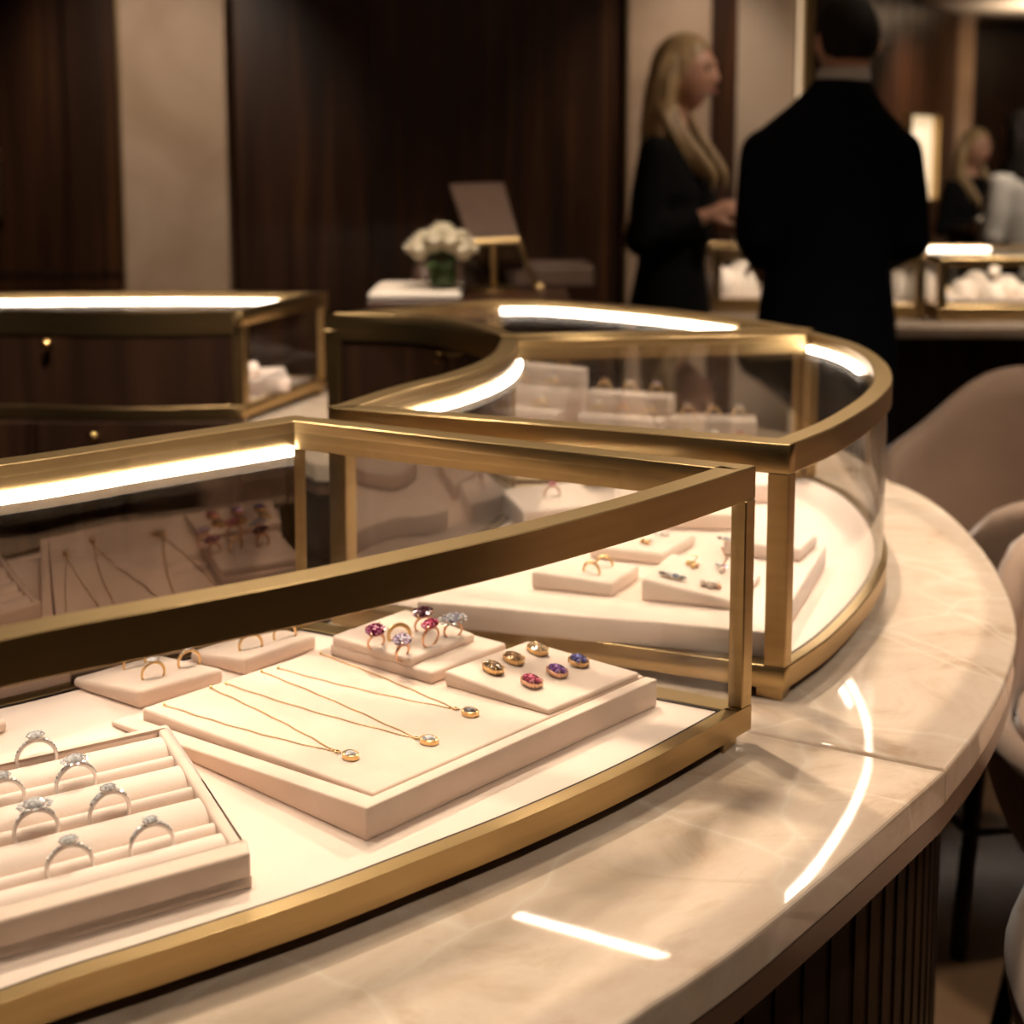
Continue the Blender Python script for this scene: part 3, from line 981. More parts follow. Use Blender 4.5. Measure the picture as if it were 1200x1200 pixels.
# keep it a true rectangle aligned with the tray's far edge
cush = thing('gem_cushion', 'raised cream cushion with six loose coloured stones in gold mounts', 'display cushion', sum(c6, Vector()) / 4)
h6 = [0.0145, 0.005, 0.005, 0.0145]
t6 = [c6[i] + n4 * h6[i] for i in range(4)]
MB().hexa(c6, t6).build('cushion', 'suede', cush, smooth=True, bevel=0.0028, seg=4)
pl6 = Pl(t6)
def mounted(label, px, py, stone, long_, wide, cut='oval', rot=0.0, metal='gold', pl=None, sc=1.0, group='coloured stones on the gem cushion'):
    pl = pl or pl6
    n = pl.n
    p = pl.at(px, py)
    X, Y, Z = frame_from(n, (pl.t[1] - pl.t[0]))
    X, Y = X * math.cos(rot) + Y * math.sin(rot), Y * math.cos(rot) - X * math.sin(rot)
    root = thing('mounted_gemstone', label, 'gemstone', p, group)
    nn = 8 if cut == 'emerald' else 14
    off = PI / 8 if cut == 'emerald' else 0
    def ring(r, h):
        return [p + X * long_ * r * math.cos(2 * PI * j / nn + off) + Y * wide * r * math.sin(2 * PI * j / nn + off) + Z * h for j in range(nn)]
    mb = MB()
    L0 = [[mb.v(q) for q in ring(r, h)] for r, h in ((0.82, 0.0), (0.98, 0.0014), (1.05, 0.0050), (1.0, 0.0057), (0.9, 0.0050))]
    for A_, B_ in zip(L0, L0[1:]):
        for j in range(nn):
            mb.f([A_[j], A_[(j + 1) % nn], B_[(j + 1) % nn], B_[j]])
    mb.f(L0[0]); mb.f(L0[-1])
    mb.build('bezel', metal, root, smooth=True)
    Xr, Yr = (X * math.cos(off) + Y * math.sin(off), Y * math.cos(off) - X * math.sin(off)) if off else (X, Y)
    g = MB()
    c0 = p + Z * 0.0058
    def r2(r, h, o2=0.0):
        return [g.v(c0 + X * long_ * r * math.cos(2 * PI * (j + o2) / nn + off) + Y * wide * r * math.sin(2 * PI * (j + o2) / nn + off) + Z * h) for j in range(nn)]
    T_, C_, G_ = r2(0.5, 0.0030), r2(0.78, 0.0020, 0.5), r2(0.98, -0.0004)
    K_ = r2(0.5, -0.0026, 0.5)
    g.f(T_)
    for j in range(nn):
        k = (j + 1) % nn
        g.f([T_[k], T_[j], C_[j]]); g.f([T_[j], G_[j], C_[j]]); g.f([C_[j], G_[j], G_[k]]); g.f([C_[j], G_[k], T_[k]])
        g.f([G_[j], K_[j], G_[k]]); g.f([K_[j], K_[k], G_[k]])
    g.f(K_)
    g.build('gemstone', stone, root)
    for k in range(4):
        a = PI / 4 + k * PI / 2
        d = X * long_ * math.cos(a) + Y * wide * math.sin(a)
        MB().tube([p + d * 1.02 + Z * 0.001, p + d * 1.03 + Z * 0.0062, p + d * 0.86 + Z * 0.0076], 0.0006, 5).build('prong', metal, root, smooth=True)
    return root
rr = -0.15
mounted('smoky brown oval stone in a gold mount, first of the brown row', 578, 787, 'smoky', 0.0120, 0.0071, rot=rr)
mounted('brown oval stone in a gold mount, middle of the brown row', 602, 776, 'amber', 0.0117, 0.0071, rot=rr)
mounted('champagne oval stone in a gold mount, last of the brown row', 630, 765, 'champagne', 0.0120, 0.0071, rot=rr)
mounted('raspberry red cut stone in a gold mount on the cushion', 623, 803, 'pink', 0.0112, 0.0076, 'emerald', rot=rr, metal='rose')
mounted('violet purple cut stone in a gold mount on the cushion', 653, 791, 'purple', 0.0112, 0.0074, 'emerald', rot=rr, metal='rose')
mounted('deep blue violet cut stone in a gold mount on the cushion', 678, 779, 'tanzanite', 0.0105, 0.0076, 'emerald', rot=rr)

# --- coloured ring pad behind the necklaces
rpad = thing('ring_pad', 'cream stepped pad holding six coloured gemstone rings', 'display pad', sum(q5, Vector()) / 4)
mb, t5b = pad_mesh(q5, [0.012, 0.012, 0.011, 0.012], 0.003)
mb.build('base_pad', 'suede', rpad, smooth=True, bevel=0.003, seg=4)
a5 = [q5[0] + (q5[2] - q5[1]) * 0.0, q5[0].lerp(q5[1], 0.80), q5[0].lerp(q5[1], 0.80) + (q5[2] - q5[1]) * 0.86, q5[3]]
a5 = [a5[0].lerp(a5[1], 0.03), a5[1], a5[1] + (q5[2] - q5[1]) * 0.86, a5[0].lerp(a5[1], 0.03) + (q5[2] - q5[1]) * 0.98]
a5 = [p + UP * 0.011 for p in a5]
t5 = [a5[0] + UP * 0.010, a5[1] + UP * 0.008, a5[2] + UP * 0.008, a5[3] + UP * 0.010]
MB().hexa(a5, t5).build('raised_pad', 'suede', rpad, smooth=True, bevel=0.003, seg=4)
pl5 = Pl(t5)
X5 = (pl5.t[2] - pl5.t[1]).normalized()
def cring(label, px, py, stone, metal='rose', sr=0.0072, R=0.0082, shape=(1, 1), yaw=0.0, sink=0.22, lean=0.0, pl=None, group='coloured rings on the stepped pad', **kw):
    pl = pl or pl5
    n = (pl.n + Vector((0, -1, 0)) * lean).normalized()
    d = Vector((math.cos(yaw), math.sin(yaw), 0))
    ax = frame_from(n, d)
    return ring_thing(label, pl.at(px, py), ax, R=R, band=metal, stone=stone, sr=sr, shape=shape, accents=kw.pop('accents', 0), sink=sink, group=group, thick=kw.pop('thick', 0.0012), **kw)
cring('rose gold ring with a dark magenta stone, at the near left of the stepped pad', 441, 757, 'ruby', sr=0.0100, yaw=0.5, lean=0.25, nn=10)
cring('rose gold ring with a large pale lilac stone, nearest edge of the stepped pad', 472, 769, 'lilac', sr=0.0095, yaw=0.9, lean=0.2, nn=10)
cring('tall rose gold ring with a bright pink stone on the stepped pad', 505, 756, 'pink', sr=0.0088, R=0.0098, yaw=0.8, sink=0.06, lean=0.2, shape=(1.15, 0.8), nn=10)
cring('rose gold ring with a very dark plum stone, rear of the stepped pad', 496, 738, 'garnet', sr=0.0098, R=0.0086, yaw=0.5, sink=0.15, lean=0.2, shape=(1.15, 0.95), nn=10)
cring('rose gold ring with a pale lavender blue stone, far right of the stepped pad', 531, 745, 'lavender', sr=0.0088, R=0.0086, yaw=0.3, sink=0.15, lean=0.2, shape=(1.2, 0.9), halo=True)
cring('plain openwork gold band half sunk in the stepped pad', 468, 750, None, 'gold', R=0.0105, yaw=0.25, sink=0.30, lean=-0.1, thick=0.0016, accents=3)

# --- two small wedge pads half hidden by the brass rail
plA = simple_pad('small cream wedge pad with two diamond solitaires, behind the ring tray', quad((85, 806), (164, 832), (263, 801), ZD), [0.010, 0.018, 0.015, 0.010],
                 group='small wedge pads in the front case', mat='suede')
plB = simple_pad('small cream wedge pad with gold bands, between the solitaire pad and the necklace tray', quad((222, 775), (288, 793), (372, 760), ZD), [0.010, 0.018, 0.015, 0.010],
                 group='small wedge pads in the front case', mat='suede')
plZ = simple_pad('small cream wedge pad at the very edge of the photo behind the ring tray', quad((-110, 842), (-14, 868), (10, 856), ZD), [0.008, 0.012, 0.011, 0.008],
                 group='small wedge pads in the front case', mat='suede')
cring('gold solitaire ring with a brilliant diamond at the front of the small wedge pad', 180, 794, 'diamond', 'gold', sr=0.0056, R=0.0105, yaw=0.55, sink=0.28, pl=plA, group='rings on the small wedge pads', accents=2, lean=0.1)
cring('gold solitaire ring with a brilliant diamond near the right rim of the small wedge pad', 222, 780, 'diamond', 'gold', sr=0.0056, R=0.0105, yaw=0.55, sink=0.28, pl=plA, group='rings on the small wedge pads', accents=2, lean=0.1)
cring('plain gold band under the brass rail on the solitaire pad', 158, 782, None, 'gold', R=0.0105, yaw=0.55, sink=0.35, pl=plA, group='rings on the small wedge pads', accents=3)
cring('gold openwork band on the rear wedge pad, closer to its front edge', 294, 760, None, 'gold', R=0.0115, yaw=0.5, sink=0.35, pl=plB, group='rings on the small wedge pads', accents=4, thick=0.0013)
cring('gold openwork band on the rear wedge pad, closer to its right edge', 334, 747, None, 'gold', R=0.0115, yaw=0.5, sink=0.35, pl=plB, group='rings on the small wedge pads', accents=4, thick=0.0013)

# --- second case: long platform with wedge pads
ZPf = ZD + 0.028
f_ = [P(488, 704, ZPf), P(905, 741, ZPf), P(969, 638, ZPf)]
f_.append(f_[0] + f_[2] - f_[1])
plat = thing('display_platform', 'long low cream platform carrying wedge pads in the rounded case', 'display platform', Vector((sum(p.x for p in f_) / 4, sum(p.y for p in f_) / 4, ZD)))
MB().hexa([Vector((p.x, p.y, ZD)) for p in f_], f_).build('platform', 'velvet', plat, smooth=True, bevel=0.003, seg=3)
PG = 'wedge pads in the rounded case'
p1 = simple_pad('cream wedge pad with two small gold rings on the long platform', quad((622, 690), (717, 700), (750, 677), ZPf), [0.020, 0.016, 0.015, 0.018], group=PG)
p2 = simple_pad('cream wedge pad with blue bar brooch and flower jewels, front of the platform', quad((750, 704), (862, 716), (892, 682), ZPf), [0.025, 0.010, 0.010, 0.024], group=PG)
p3 = simple_pad('cream wedge pad behind the gold ring pad on the long platform', quad((690, 655), (777, 663), (816, 638), ZPf), [0.016, 0.014, 0.013, 0.015], group=PG)
p4 = simple_pad('cream wedge pad at the rounded glass end of the platform', quad((846, 652), (938, 659), (958, 640), ZPf), [0.020, 0.016, 0.016, 0.018], group=PG)
JG = 'jewels in the rounded case'
cring('small gold ring on the pad, nearer its front edge', 693, 671, None, 'gold', R=0.0095, yaw=-0.5, sink=0.4, pl=p1, group=JG, thick=0.0014)
cring('small gold ring on the pad, nearer its back edge', 708, 663, None, 'gold', R=0.0090, yaw=-0.1, sink=0.4, pl=p1, group=JG, thick=0.0012)
def brooch(label, px, py, pl, stones, metal='rose', stem=0):
    p = pl.at(px, py)
    X, Y, Z = frame_from(pl.n, Vector((1, -0.25, 0)))
    root = thing('brooch', label, 'brooch', p, JG)
    mb = MB()
    for (u, v, r, m) in stones:
        mb.tube([p + Z * 0.0008, p + X * u + Y * v + Z * 0.002], 0.0008, 5)
    if stem:
        mb.tube([p + Z * 0.001, p + X * 0.004 + Z * 0.012 + Y * 0.004, p - X * 0.004 + Z * stem + Y * 0.004], 0.0009, 6)
    mb.build('mount', metal, root, smooth=True)
    for (u, v, r, m) in stones:
        c = p + X * u + Y * v + Z * (r * 0.7 + 0.001)
        if m in ('pearl', 'gold', 'rose'):
            MB().ball(c, r, 10, 7).build('petal', m, root, smooth=True)
        else:
            MB().gem(c, r, (X, Y, Z), 8).build('gemstone', m, root)
    return root
brooch('bar brooch set with a row of grey blue stones, nearest edge of its pad', 787, 678, p2, [(-0.011, 0, 0.0044, 'grey'), (-0.0035, 0, 0.0048, 'diamond'), (0.004, 0, 0.0048, 'sapphire'), (0.0115, 0, 0.0044, 'grey')], 'gold')
brooch('small golden flower earring behind the bar brooch', 811, 664, p2, [(0, 0.004, 0.0035, 'citrine'), (-0.005, 0.002, 0.003, 'gold'), (0.005, 0, 0.003, 'rose'), (0.001, -0.006, 0.003, 'gold')], 'gold', 0.012)
brooch('flower brooch of pale pearls with a green stone, beside the brass post', 830, 688, p2, [(-0.006, 0, 0.0042, 'pearl'), (0.002, -0.001, 0.0046, 'pearl'), (0.0, 0.006, 0.0034, 'peridot'), (0.008, 0.004, 0.004, 'pearl'), (0.011, 0.0, 0.003, 'rose')])
brooch('lilac and rose gold flower earring with an upright pin', 845, 667, p2, [(-0.004, 0.003, 0.0036, 'diamond'), (0.003, 0.001, 0.0040, 'purple'), (0.002, -0.007, 0.003, 'rose'), (0.001, -0.013, 0.0032, 'pearl')], 'rose', 0.024)
brooch('small gold and diamond earring on the pad behind the gold rings', 757, 637, p3, [(-0.004, 0, 0.003, 'gold'), (0.004, 0.002, 0.003, 'smoky'), (0.002, -0.004, 0.003, 'gold')], 'gold')
brooch('row of three tiny diamonds on the pad behind the gold rings', 775, 628, p3, [(-0.007, 0, 0.003, 'diamond'), (0.0, 0.001, 0.003, 'diamond'), (0.007, 0.002, 0.003, 'diamond')], 'silver')
brooch('small silver stone cluster on the pad at the rounded glass', 848, 634, p4, [(-0.005, 0, 0.0036, 'grey'), (0.002, 0.002, 0.004, 'diamond'), (0.006, -0.002, 0.0034, 'lavender')], 'silver')

# further pads toward the back of the rounded case
def world_pad(label, cx, cy, z, w, d, h, rot, group, mat='velvet', slope=0.0):
    c = Vector((cx, cy, z))
    X = Vector((math.cos(rot), math.sin(rot), 0)); Y = Vector((-math.sin(rot), math.cos(rot), 0))
    q = [c - X * w / 2 + Y * d / 2, c - X * w / 2 - Y * d / 2, c + X * w / 2 - Y * d / 2, c + X * w / 2 + Y * d / 2]
    return simple_pad(label, q, [h + slope, h, h, h + slope], group=group, mat=mat)
BG = 'pads at the back of the rounded case'
pr1 = world_pad('cream pad with two rings in the middle of the rounded case', 0.22, 1.715, ZD, 0.16, 0.11, 0.022, -0.1, BG, slope=0.008)
pr2 = world_pad('wide cream pad along the curved staff side of the rounded case', 0.055, 1.72, ZD, 0.12, 0.10, 0.026, 0.35, BG, slope=0.006)
pr3 = world_pad('cream pad beside the far end of the rounded case', 0.31, 1.83, ZD, 0.15, 0.10, 0.028, 0.1, BG, slope=0.008)
for pl, lab, st in ((pr1, 'silver ring on the middle pad of the rounded case, left one', 'diamond'), (pr1, 'grey stone ring on the middle pad of the rounded case, right one', 'grey')):
    k = 0.3 if 'left' in lab else 0.7
    p = pl.uv(0.45, k)
    ring_thing(lab, p, frame_from(pl.n, Vector((1, 0.2, 0))), R=0.0105, band='silver', stone=st, sr=0.0055, accents=2, sink=0.3, group=JG)
for k, (pl, lab) in enumerate(((pr2, 'rose gold ring on the pad along the staff side'), (pr3, 'gold ring on the pad beside the far end'))):
    ring_thing(lab, pl.uv(0.5, 0.5), frame_from(pl.n, Vector((1, 0.2, 0))), R=0.0105, band='rose' if k == 0 else 'gold', stone='pink' if k == 0 else 'diamond', sr=0.006, accents=2, sink=0.3, group=JG)

# --- third case: stepped risers with jewels, seen through the glass
CG = 'stepped pads in the case with curved wood back'
def stepped(label, cx, cy, rot, w, d, steps, group, zz=ZD, sh=0.030, mat='velvet'):
    root = thing('stepped_riser', label, 'display riser', (cx, cy, zz), group)
    X = Vector((math.cos(rot), math.sin(rot), 0)); Y = Vector((-math.sin(rot), math.cos(rot), 0))
    tops = []
    for k in range(steps):
        dk = d * (1 - k / steps)
        c = Vector((cx, cy, zz)) + Y * (d - dk) / 2 + UP * (sh * (k + 0.5))
        MB().box(c, (w, dk, sh), (X, Y, UP)).build('step', mat, root, smooth=True, bevel=0.003, seg=2)
        for i in range(3):
            tops.append((c + UP * sh / 2 - Y * (dk / 2 - d / steps / 2) + X * w * (i - 1) * 0.3, X, Y))
    return tops
C_spots = [(0.008, 2.205, -0.55, 0.20, 0.16, 4, 'tall cream riser, nearest to the curved wood back'),
           (0.185, 2.10, -0.35, 0.15, 0.14, 3, 'middle cream riser in the third case'),
           (0.33, 2.06, -0.15, 0.14, 0.11, 2, 'low cream riser at the outer end of the third case')]
q = 0
cols = ['citrine', 'diamond', 'pink', 'diamond', 'amber', 'diamond', 'lilac']
for cx, cy, rot, w, d, st, lab in C_spots:
    for j, (p, X, Y) in enumerate(stepped(lab, cx, cy, rot, w, d, st, CG)):
        stp = ('lowest', 'second', 'third', 'top')[j // 3]
        side = ('left', 'middle', 'right')[j % 3]
        ring_thing('gold ring, %s on the %s step of the %s riser behind the rounded case' % (side, stp, lab.split(' ')[0]),
                   p, (X, Y, UP), R=0.011, band='gold', stone=cols[q % 7], sr=0.007, accents=0, sink=0.3, group='rings on the stepped risers', thick=0.0014)
        q += 1

# --- case across the ring
DG = 'pads in the case across the ring'
pd1 = world_pad('cream platform at the glass end of the case across the ring', -0.585, 2.66, ZD, 0.22, 0.15, 0.028, 0.25, DG)
pd2 = world_pad('small cream pad on the platform at the glass end across the ring', -0.60, 2.665, ZD + 0.028, 0.13, 0.09, 0.018, 0.25, DG)
pd3 = world_pad('cream platform in the middle of the case across the ring', -0.95, 2.63, ZD, 0.24, 0.15, 0.028, 0.0, DG)

# ------------------------------------------------------------------ room
CEIL = 2.68
def wallbox(name, x0, x1, y0, y1, z0, z1, mat, label=None):
    o = MB().box(((x0 + x1) / 2, (y0 + y1) / 2, (z0 + z1) / 2), (x1 - x0, y1 - y0, z1 - z0)).build(name, mat)
    return structure(o, label)
wallbox('floor', -4.6, 6.2, -3.2, 14.2, -0.1, 0.0, 'floor')
wallbox('ceiling', -4.6, 6.2, -3.2, 14.2, CEIL, CEIL + 0.1, 'ceiling')
YW = 5.5
def X5_(px):
    return PD(px, 170, YW).x
# back wall: walnut with shallow reveals, stops at the corner with the lit panel
mb = MB()
mb.box(((-4.5 + X5_(944)) / 2, YW + 0.1, CEIL / 2), (X5_(944) + 4.5, 0.14, CEIL))
wb = mb.build('wall_back', 'wood')
structure(wb)
# walnut boards standing on the wall, pattern of the wall itself
bd = MB()
rnd = random.Random(3)
for a, b in ((-300, 148), (272, 733)):
    x = X5_(a)
    while x < X5_(b) - 0.02:
        w = rnd.choice((0.34, 0.46, 0.58))
        x2 = min(x + w, X5_(b))
        dep = rnd.choice((0.02, 0.026, 0.032))
        bd.box(((x + x2) / 2 , YW + 0.03 - dep / 2, CEIL / 2), (x2 - x - 0.008, dep + 0.02, CEIL - 0.002))
        x = x2
wbd = bd.build('wall_back_boards', 'wood_red', wb)
# frame moulding lines on the wall at left
mo = MB()
mo.box((X5_(60), YW - 0.012, 0.9), (X5_(148) - X5_(-40), 0.02, 0.02))
for px in (-40, 120):
    mo.box((X5_(px), YW - 0.012, 1.5), (0.02, 0.02, 2.2))
structure(mo.build('trim_1', 'wood'))
def pil(name, a, b, y, dep, mat):
    return structure(MB().box(((X5_(a) + X5_(b)) / 2, y - dep / 2, CEIL / 2), (X5_(b) - X5_(a), dep, CEIL)).build(name, mat, bevel=0.004))
pil('column_1', 151, 272, YW - 0.0, 0.10, 'plaster')
pil('column_2', 734, 829, YW - 0.0, 0.06, 'plaster')
pil('trim_2', 829, 858, YW - 0.0, 0.09, 'wood_red')
pil('wall_panel', 858, 927, YW - 0.0, 0.05, 'panel')
pil('trim_3', 147.5, 150.8, YW - 0.0, 0.105, 'brass')
pil('trim_4', 731, 733.8, YW - 0.0, 0.062, 'brass')
# brass corner post with a hidden vertical light strip washing the beige panel
post = thing('light_post', 'slim brass post with a warm light strip at the end of the beige wall panel', 'wall light', (X5_(935), YW - 0.1, 0))
MB().box((X5_(936.5), YW - 0.07, CEIL / 2), (X5_(942) - X5_(931), 0.14, CEIL - 0.002)).build('post', 'brass', post, bevel=0.003)
MB().box((X5_(929.8), YW - 0.068, CEIL / 2), (0.006, 0.02, CEIL - 0.1)).build('light_strip', 'cove', post)
# brass pull at the left edge of the photo
pull = thing('door_pull', 'brass pull on the dark wood wall at the left photo edge', 'handle', PD(-6, 215, YW - 0.06))
c = PD(-4, 215, YW - 0.06)
MB().box(c, (0.035, 0.03, 0.29)).build('grip', 'brass', pull, bevel=0.004)
for s_ in (-1, 1):
    MB().box(c + Vector((0, 0.03, s_ * 0.11)), (0.02, 0.05, 0.02)).build('mount', 'brass', pull)

# angled wood wall at right, its pilaster and the far wall
def wall_run(name, a, b, mat, thick=0.1, z0=0.0, z1=CEIL):
    a, b = Vector(a), Vector(b)
    t = (b - a).normalized()
    nn = Vector((t.y, -t.x)) * thick
    return structure(MB().prism([a, b, b - nn * -1, a - nn * -1], z0, z1).build(name, mat))
F0, F1 = Vector((1.70, 8.2)), Vector((4.35, 12.55))
fd = (F1 - F0).normalized()
fn = Vector((fd.y, -fd.x))       # toward the room
wf = structure(MB().prism([F0, F1, F1 - fn * 0.1, F0 - fn * 0.1], 0, CEIL).build('wall_angled', 'wood_red'))
mb = MB()
L = (F1 - F0).length
s_ = 0.1
while s_ < L - 0.3:
    c = F0 + fd * (s_ + 0.2) + fn * 0.012
    mb.box((c.x, c.y, CEIL / 2), (0.37, 0.03, CEIL - 0.002), (Vector((fd.x, fd.y, 0)), Vector((fn.x, fn.y, 0)), UP))
    s_ += 0.4
mb.build('wall_angled_boards', 'wood_red', wf)
structure(MB().box((X5_(944) + 0.05, (YW + 8.2) / 2 + 0.1, CEIL / 2), (0.1, 8.2 - YW + 0.1, CEIL)).build('wall_return', 'wood'))
structure(MB().prism([(X5_(944), 8.15), (F0.x, F0.y), (F0.x, 8.4), (X5_(944), 8.4)], 0, CEIL).build('wall_corner', 'wood'))
def X12(px, Y=12.4):
    return PD(px, 170, Y).x
structure(MB().box(((X12(1111) + X12(1134)) / 2, 12.4, CEIL / 2), (X12(1134) - X12(1111), 0.2, CEIL)).build('column_3', 'plaster'))
structure(MB().box((4.9, 13.1, CEIL / 2), (3.0, 0.1, CEIL)).build('wall_far', 'wood'))
wallbox('wall_left', -4.6, -4.5, -3.2, 5.5, 0, CEIL, 'wood')
wallbox('wall_right', 6.1, 6.2, -3.2, 14.2, 0, CEIL, 'wood')
wallbox('wall_front', -4.6, 6.2, -3.2, -3.1, 0, CEIL, 'wood')
# lit niche on the angled wall
def on_wall(px, py):
    d = ray(px, py)
    # intersect with the plane through F0 along fd, a little in front
    n3 = Vector((fn.x, fn.y, 0))
    p0 = Vector((F0.x, F0.y, 0)) + n3 * 0.04
    return CAM + d * ((p0 - CAM).dot(n3) / d.dot(n3))
na, nb = on_wall(1060, 135), on_wall(1089, 232)
ncen = (na + nb) / 2
wdt = (Vector((nb.x, nb.y)) - Vector((na.x, na.y))).length
niche = thing('wall_niche', 'glowing recessed display niche on the wood wall behind the man', 'display niche', ncen)
AX = (Vector((fd.x, fd.y, 0)), Vector((fn.x, fn.y, 0)), UP)
hgt = abs(na.z - nb.z)
MB().box(ncen, (wdt, 0.02, hgt), AX).build('lit_back', 'niche', niche)
for s_ in (-1, 1):
    MB().box(ncen + AX[0] * s_ * (wdt / 2 + 0.015) + AX[1] * 0.03, (0.03, 0.08, hgt + 0.06), AX).build('side_frame', 'brass', niche)
    MB().box(ncen + UP * s_ * (hgt / 2 + 0.015) + AX[1] * 0.03, (wdt, 0.08, 0.03), AX).build('rail_frame', 'brass', niche)

# ------------------------------------------------------------------ console behind the ring, with flowers and mirror
ZK = 1.088
con = thing('console', 'dark walnut console standing behind the ring counter', 'console', (0.35, 3.2, 0))
cx0, cx1 = PD(432, 352, 3.0).x, PD(668, 352, 3.0).x
MB().box(((cx0 + cx1) / 2, 3.2, ZK / 2 - 0.015), (cx1 - cx0 - 0.04, 0.42, ZK - 0.03)).build('body', 'wood', con, bevel=0.003)
MB().box(((cx0 + cx1) / 2, 3.2, ZK - 0.015), (cx1 - cx0, 0.46, 0.03)).build('top', 'wood_red', con, bevel=0.004)
def K(px, py):
    return P(px, py, ZK)
YT = 3.13
pt_ = PD(490, 350, YT); pt_.z = ZK
tr = thing('serving_tray', 'flat white tray on the console to the left of the mirror', 'tray', pt_)
hw = (PD(545, 350, YT).x - PD(440, 350, YT).x) / 2
MB().box(pt_ + UP * 0.007, (hw * 2, 0.24, 0.014)).build('base', 'paper', tr, bevel=0.006, seg=3)
MB().box(pt_ + UP * 0.015, (hw * 2 - 0.02, 0.22, 0.004)).build('inlay', 'display_white', tr)
# flowers
fv = PD(519, 342, 3.07); fv.z = ZK + 0.017
vase = thing('flower_vase', 'small glass vase of ivory roses on the white tray', 'vase of flowers', fv)
MB().lathe([(0.030, 0), (0.036, 0.004), (0.038, 0.05), (0.036, 0.075), (0.032, 0.075), (0.033, 0.01), (0, 0.01)], fv, 24).build('glass', 'glass', vase, smooth=True)
MB().lathe([(0.031, 0.011), (0.032, 0.06), (0, 0.062)], fv, 16).build('stems', 'leaf', vase, smooth=True)
lv = MB()
rnd = random.Random(5)
for i in range(26):
    a = rnd.uniform(0, 2 * PI); r = rnd.uniform(0.02, 0.055); h = rnd.uniform(0.06, 0.10)
    c = fv + Vector((r * math.cos(a), r * math.sin(a), h))
    d = Vector((math.cos(a), math.sin(a), rnd.uniform(-0.3, 0.6))).normalized()
    w = d.cross(UP).normalized() * 0.012
    q = [lv.v(c - d * 0.018), lv.v(c + w), lv.v(c + d * 0.028), lv.v(c - w)]
    q2 = [lv.v(c - d * 0.018 - UP * 0.002), lv.v(c + w - UP * 0.002), lv.v(c + d * 0.028 - UP * 0.002), lv.v(c - w - UP * 0.002)]
    lv.f(q); lv.f(q2[::-1])
    for j in range(4):
        lv.f([q[j], q2[j], q2[(j + 1) % 4], q[(j + 1) % 4]])
lv.build('leaves', 'leaf', vase)
def rose(c, r, parent):
    mb = MB()
    mb.ball(c, (r * 0.6, r * 0.6, r * 0.62), 10, 7)
    for ringi, (n_, rr_, tilt, hh) in enumerate(((4, 0.42, 0.25, 0.75), (5, 0.72, 0.5, 0.6), (6, 0.98, 0.85, 0.4))):
        for k in range(n_):
            a = 2 * PI * (k + 0.5 * ringi) / n_
            d = Vector((math.cos(a), math.sin(a), 0)); t = Vector((-math.sin(a), math.cos(a), 0))
            base = c - UP * r * 0.3
            grid = []
            for i in range(4):
                v = i / 3
                row = []
                for j in range(5):
                    u = (j - 2) / 2
                    w = r * 0.85 * math.sin(PI * (0.2 + 0.72 * v)) 
                    p = base + d * r * (rr_ * (0.35 + 0.65 * v ** 0.8) + 0.10 * v * v) * (1 - 0.25 * u * u) + t * w * u + UP * r * (v * 1.15 * hh * 1.2 + 0.05)
                    row.append(p)
                grid.append(row)
            G1 = [[mb.v(p) for p in row] for row in grid]
            G2 = [[mb.v(p - d * r * 0.06) for p in row] for row in grid]
            for i in range(3):
                for j in range(4):
                    mb.f([G1[i][j], G1[i][j + 1], G1[i + 1][j + 1], G1[i + 1][j]])
                    mb.f([G2[i][j], G2[i + 1][j], G2[i + 1][j + 1], G2[i][j + 1]])
            for j in range(4):
                mb.f([G1[3][j], G1[3][j + 1], G2[3][j + 1], G2[3][j]])
    return mb.build('rose', 'petal', parent, smooth=True, angle=60)
for dx, dy, dz in ((0, 0, 0.125), (-0.045, -0.01, 0.108), (0.045, 0.0, 0.108), (-0.02, -0.04, 0.112), (0.025, -0.04, 0.110), (0.0, 0.045, 0.112), (-0.04, 0.035, 0.102), (0.042, 0.035, 0.102), (-0.062, -0.03, 0.092), (0.058, -0.03, 0.090)):
    rose(fv + Vector((dx * 0.86, dy * 0.95, dz + 0.004)), 0.039, vase)
# tilted mirror on a brass stand
YM = 3.20
ms = PD(578, 352, YM); ms.z = ZK
mir = thing('vanity_mirror', 'tilted tabletop mirror with taupe leather back on a brass stand', 'mirror', ms)
def M3(px, py, Y):
    return PD(px, py, Y + 0.10)
a_, b_, c_, d_ = M3(526, 215, 3.22), M3(590, 213, 3.22), M3(609, 277, 3.06), M3(548, 280, 3.06)
nrm = (b_ - a_).cross(d_ - a_).normalized()
if nrm.y > 0:
    nrm = -nrm
q = [a_, b_, c_, d_]
MB().hexa([p - nrm * 0.014 for p in q], q).build('leather_back', 'taupe_leather', mir, bevel=0.004, seg=2)
qi = [p.lerp(sum(q, Vector()) / 4, 0.06) - nrm * 0.0145 for p in q]
MB().hexa([p - nrm * 0.002 for p in qi], qi).build('glass', 'mirror', mir)
e_, f2 = M3(549, 284, 3.06), M3(608, 281, 3.06)
MB().tube([e_, f2], 0.010, 8).build('cross_bar', 'brass', mir, smooth=True)
sm = (e_ + f2) / 2
MB().tube([sm, Vector((sm.x, sm.y + 0.02, ZK + 0.01))], 0.0085, 10).build('stem', 'brass', mir, smooth=True)
MB().lathe([(0.06, 0), (0.06, 0.008), (0.012, 0.014)], (sm.x, sm.y + 0.02, ZK), 24).build('foot', 'brass', mir, smooth=True)
lg = M3(627, 334, 3.14)
MB().tube([f2, lg, Vector((lg.x + 0.02, lg.y, ZK + 0.006))], 0.0075, 8).build('strut', 'brass', mir, smooth=True)
